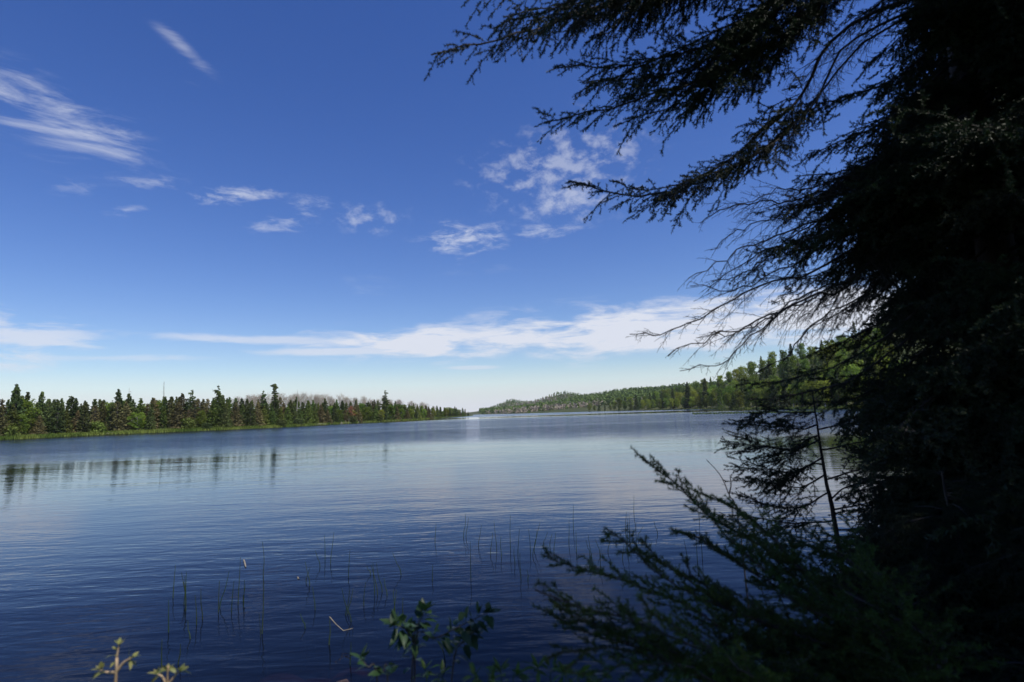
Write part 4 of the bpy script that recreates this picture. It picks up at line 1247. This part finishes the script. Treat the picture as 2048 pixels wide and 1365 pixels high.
for i_, (u_, v_, Y_, lab) in enumerate([(1000, 1342, 2.3, 'low green weed at the bottom edge right of the leafy shrub'), (1075, 1335, 2.3, 'pale-flowered green weed at the bottom edge left of the young fir'), (950, 1352, 2.2, 'short green weed poking in at the bottom edge under the shrub'), (1130, 1348, 2.1, 'green weed at the bottom edge below the young fir limbs'), (850, 1340, 2.6, 'green weed at the foot of the leafy shrub')]):
    leafy_plant('green_weed', lab, 'weed', [[gp(u_, Y_), px(u_ + 4, v_ + 40, Y_), px(u_, v_, Y_)], [gp(u_ + 20, Y_), px(u_ + 26, v_ + 40, Y_), px(u_ + 34, v_ + 8, Y_)]], M['weed_leaf'], M['weed_leaf'], .06, .018, 9, .5, 3, .0025, 'weeds along the near bank')
leafy_plant('budding_twig', 'sunlit pale twig with opening buds at the bottom left', 'twig',
            [[gp(232, 2.1), px(231, 1365, 2.05), px(233, 1320, 2.05), px(238, 1290, 2.05)], [px(232, 1345, 2.05), px(215, 1345, 2.05), px(200, 1340, 2.05)], [px(232, 1345, 2.05), px(248, 1325, 2.05), px(264, 1316, 2.05)]],
            M['bud_leaf'], M['bud_stem'], .032, .015, 4, .6, 3, .006)
leafy_plant('budding_twig', 'shorter budding twig with yellow-green leaves right of the sunlit pale twig', 'twig',
            [[gp(335, 2.1), px(334, 1375, 2.05), px(336, 1342, 2.05)], [px(334, 1372, 2.05), px(325, 1355, 2.05), px(315, 1348, 2.05)], [px(334, 1372, 2.05), px(350, 1352, 2.05), px(360, 1342, 2.05)]],
            M['bud_leaf'], M['bud_stem'], .032, .016, 3, .6, 3, .005)
leafy_plant('budding_shoot', 'thin dark upright shoot with small buds rising left of the slim spruce', 'shoot',
            [[gp(1500, 3.6), px(1480, 1060, 3.6), px(1458, 990, 3.6), px(1440, 950, 3.6), px(1413, 920, 3.6)], [px(1458, 990, 3.6), px(1462, 970, 3.6), px(1460, 950, 3.6)]], M['shrub_leaf'], M['bark_near'], .02, .007, 6, .5, 0, .005)
leafy_plant('alder_shrub', 'dark broad-leaved shrub among the lower right conifers', 'shrub',
            [[gp(1620, 3.3), px(1580, 1240, 3.3), px(1520, 1130, 3.3), px(1500, 1080, 3.3)], [gp(1630, 3.3), px(1560, 1280, 3.3), px(1530, 1200, 3.3), px(1515, 1150, 3.3)], [gp(1640, 3.3), px(1640, 1250, 3.3), px(1600, 1150, 3.3), px(1590, 1100, 3.3)], [gp(1640, 3.3), px(1650, 1300, 3.3), px(1560, 1250, 3.3), px(1510, 1230, 3.3)]],
            M['shrub_leaf'], M['bark_near'], .055, .032, 16, .3, 3)

# ------------------------------------------------------------------ reeds in the shallows (waterline point, tip)
def reed(uw, vw, ut, vt, label, r_=0.0075, mat='reed', bend=None, group='reeds standing in the shallows'):
    p = on_z(uw, vw); x, y = p.x, p.y
    b_ = np.array([x, y, max(gz(x, y), -0.8)]); tip = px(ut, vt, y)
    o = link('reed', None); o.location = (x, y, 0)
    base = np.array([x, y, 0.0])
    mid_ = base + (tip - base) * 0.5 + rng.normal(0, .006, 3)
    pts = smooth_path([b_, base, mid_, tip], 12)
    A_ = Acc(); A_.tube(pts - base, np.linspace(r_, r_ * .35, 12), 5)
    A_.obj('stalk', M[mat], o)
    if bend is not None:
        A_ = Acc(); k_ = [np.array(tip)] + [px(a_, c_, y) for a_, c_ in bend]
        A_.tube(np.array(k_) - base, np.linspace(r_ * .6, r_ * .35, len(k_)), 5); A_.obj('broken_tip', M['reed_dead'], o)
    return tag(o, label, 'reed', group)


RE = [(346, 1196, 351, 1130), (372, 1205, 363, 1145), (437, 1225, 439, 1162), (405, 1240, 402, 1176), (463, 1225, 468, 1162), (476, 1210, 481, 1115), (487, 1215, 489, 1160), (393, 1250, 390, 1190), (356, 1330, 361, 1288), (323, 1335, 324, 1280),
      (661, 1128, 668, 1065), (650, 1120, 649, 1070), (640, 1135, 630, 1100), (612, 1165, 620, 1135), (697, 1155, 700, 1100), (741, 1150, 733, 1132), (755, 1190, 742, 1130), (787, 1240, 793, 1180), (806, 1235, 806, 1195),
      (870, 1085, 872, 1046), (927, 1075, 931, 1028), (932, 1075, 937, 1036), (957, 1095, 963, 1050), (981, 1110, 986, 1065), (1003, 1115, 1002, 1072), (1021, 1100, 1021, 1030), (1036, 1115, 1039, 1058), (1030, 1130, 1028, 1095), (1042, 1160, 1040, 1105), (1056, 1165, 1054, 1140),
      (1100, 1095, 1104, 1068), (1108, 1105, 1112, 1065), (1138, 1090, 1138, 1040), (1153, 1105, 1152, 1062), (1180, 1110, 1172, 1080), (1200, 1110, 1190, 1078), (1216, 1105, 1219, 1072), (1252, 1075, 1253, 1024), (1259, 1080, 1258, 1030), (1273, 1090, 1272, 1045), (1147, 1060, 1147, 1010), (1268, 1030, 1268, 990),
      (1375, 1120, 1368, 1080), (1395, 1125, 1392, 1075), (1405, 1120, 1402, 1065), (1245, 1120, 1248, 1085), (890, 1330, 880, 1290), (700, 1330, 702, 1285)]
names = {}
for q in range(34):
    uw = float(rng.choice([rng.uniform(330, 540), rng.uniform(600, 830), rng.uniform(860, 1300), rng.uniform(1080, 1420)])); vw = float(np.interp(uw, [330, 800, 1100, 1420], [1235, 1190, 1110, 1095]) + rng.normal(0, 28))
    RE.append((uw, vw, uw + rng.normal(0, 7), vw - rng.uniform(25, 75)))
RE.sort()
groups = [(600, 'left reed patch', 'left of the broken reed'), (830, 'middle reed patch', 'around the broken reed'), (1070, 'central reed patch', 'above the leafy shrub'), (3000, 'right reed patch', 'beside the young fir')]
for (uw, vw, ut, vt) in RE:
    gname, gphr = [(b_, c_) for a_, b_, c_ in groups if uw < a_][0]
    names[gname] = names.get(gname, 0) + 1
    reed(uw, vw, ut, vt, f'{ordinal(names[gname])} thin reed from the left in the patch {gphr}', group=f'{gname} in the shallows')
reed(524, 1268, 527, 1152, 'thick upright green reed in the left reed patch', .008)
reed(521, 1275, 518, 1225, 'short green blade beside the thick upright reed', .005)
reed(529, 1290, 534, 1365, 'green reed stalk bending down below the thick upright reed', .006)
reed(658, 1290, 659, 1234, 'broken reed with its pale dead tip folded over the water', .009, bend=[(672, 1249), (687, 1262), (706, 1257)])

# floating stick and leaf, submerged stones
def floater(u0, v0, u1, v1, r_, lab, name='floating_stick'):
    a_ = np.array(on_z(u0, v0)); b_ = np.array(on_z(u1, v1)); a_[2] = b_[2] = 0.012
    A_ = Acc(); c_ = (a_ + b_) / 2; s_ = np.linspace(0, 1, 6)[:, None]
    A_.tube(a_ + (b_ - a_) * s_ - c_ + rng.normal(0, .004, (6, 3)), [r_ * .5, r_, r_ * .9, r_, r_ * .8, r_ * .4], 7)
    o = A_.obj(name, M['reed_dead']); o.location = c_; tag(o, lab, 'stick')


floater(488, 1121, 492, 1136, .014, 'small pale stick floating beyond the left reed patch')
floater(594, 1157, 598, 1159, .010, 'tiny pale scrap floating left of the middle reed patch', 'floating_scrap')
for i_, (u_, v_, r_, lab) in enumerate([(300, 1310, .32, 'reddish stone under the water near the sunlit pale twig'), (270, 1345, .22, 'small reddish stone under the water behind the pale twig'), (700, 1352, .35, 'reddish brown stone under water left of the leafy shrub'), (560, 1356, .3, 'brown stone under the water at the bottom edge below the thick reed'), (640, 1340, .22, 'small brown stone under water below the broken reed')]):
    p = on_z(u_, v_); A_ = Acc()
    th = np.linspace(0, math.pi, 9); ph = np.arange(14) * 2 * math.pi / 14
    V = np.array([[math.sin(a_) * math.cos(b_), math.sin(a_) * math.sin(b_), .45 * math.cos(a_)] for a_ in th for b_ in ph]) * r_
    V *= 1 + .13 * np.sin(V[:, :1] * 9 + i_) + .1 * np.sin(V[:, 1:2] * 11 + 2 * i_)
    F = [[i * 14 + j, i * 14 + (j + 1) % 14, (i + 1) * 14 + (j + 1) % 14, (i + 1) * 14 + j] for i in range(8) for j in range(14)]
    A_.add(V, None, F); o = A_.obj('submerged_stone', M['rock'], smooth=True); o.location = (p.x, p.y, gz(p.x, p.y) - .02)
    tag(o, lab, 'stone', 'stones under the shallow water')

# ------------------------------------------------------------------ thin summer haze in the air over the lake
A = Acc()
X0, X1, Y0, Y1, Z0, Z1 = -2500, 3500, -300, 5200, -4.5, 170
A.add([(x, y, z) for z in (Z0, Z1) for y in (Y0, Y1) for x in (X0, X1)], None, [[0, 2, 3, 1], [4, 5, 7, 6], [0, 1, 5, 4], [2, 6, 7, 3], [0, 4, 6, 2], [1, 3, 7, 5]])
mh = bpy.data.materials.new('haze'); mh.use_nodes = True
for n in list(mh.node_tree.nodes):
    if n.type != 'OUTPUT_MATERIAL':
        mh.node_tree.nodes.remove(n)
pv = mh.node_tree.nodes.new('ShaderNodeVolumePrincipled'); pv.inputs['Density'].default_value = 0.00005; pv.inputs['Color'].default_value = (0.86, 0.92, 1.0, 1)
mh.node_tree.links.new(pv.outputs[0], [n for n in mh.node_tree.nodes if n.type == 'OUTPUT_MATERIAL'][0].inputs['Volume'])
hz = A.obj('haze', mh); hz['kind'] = 'stuff'

for o in ALL_PROTO:
    for ch in list(o.children):
        bpy.data.objects.remove(ch)
    bpy.data.objects.remove(o)
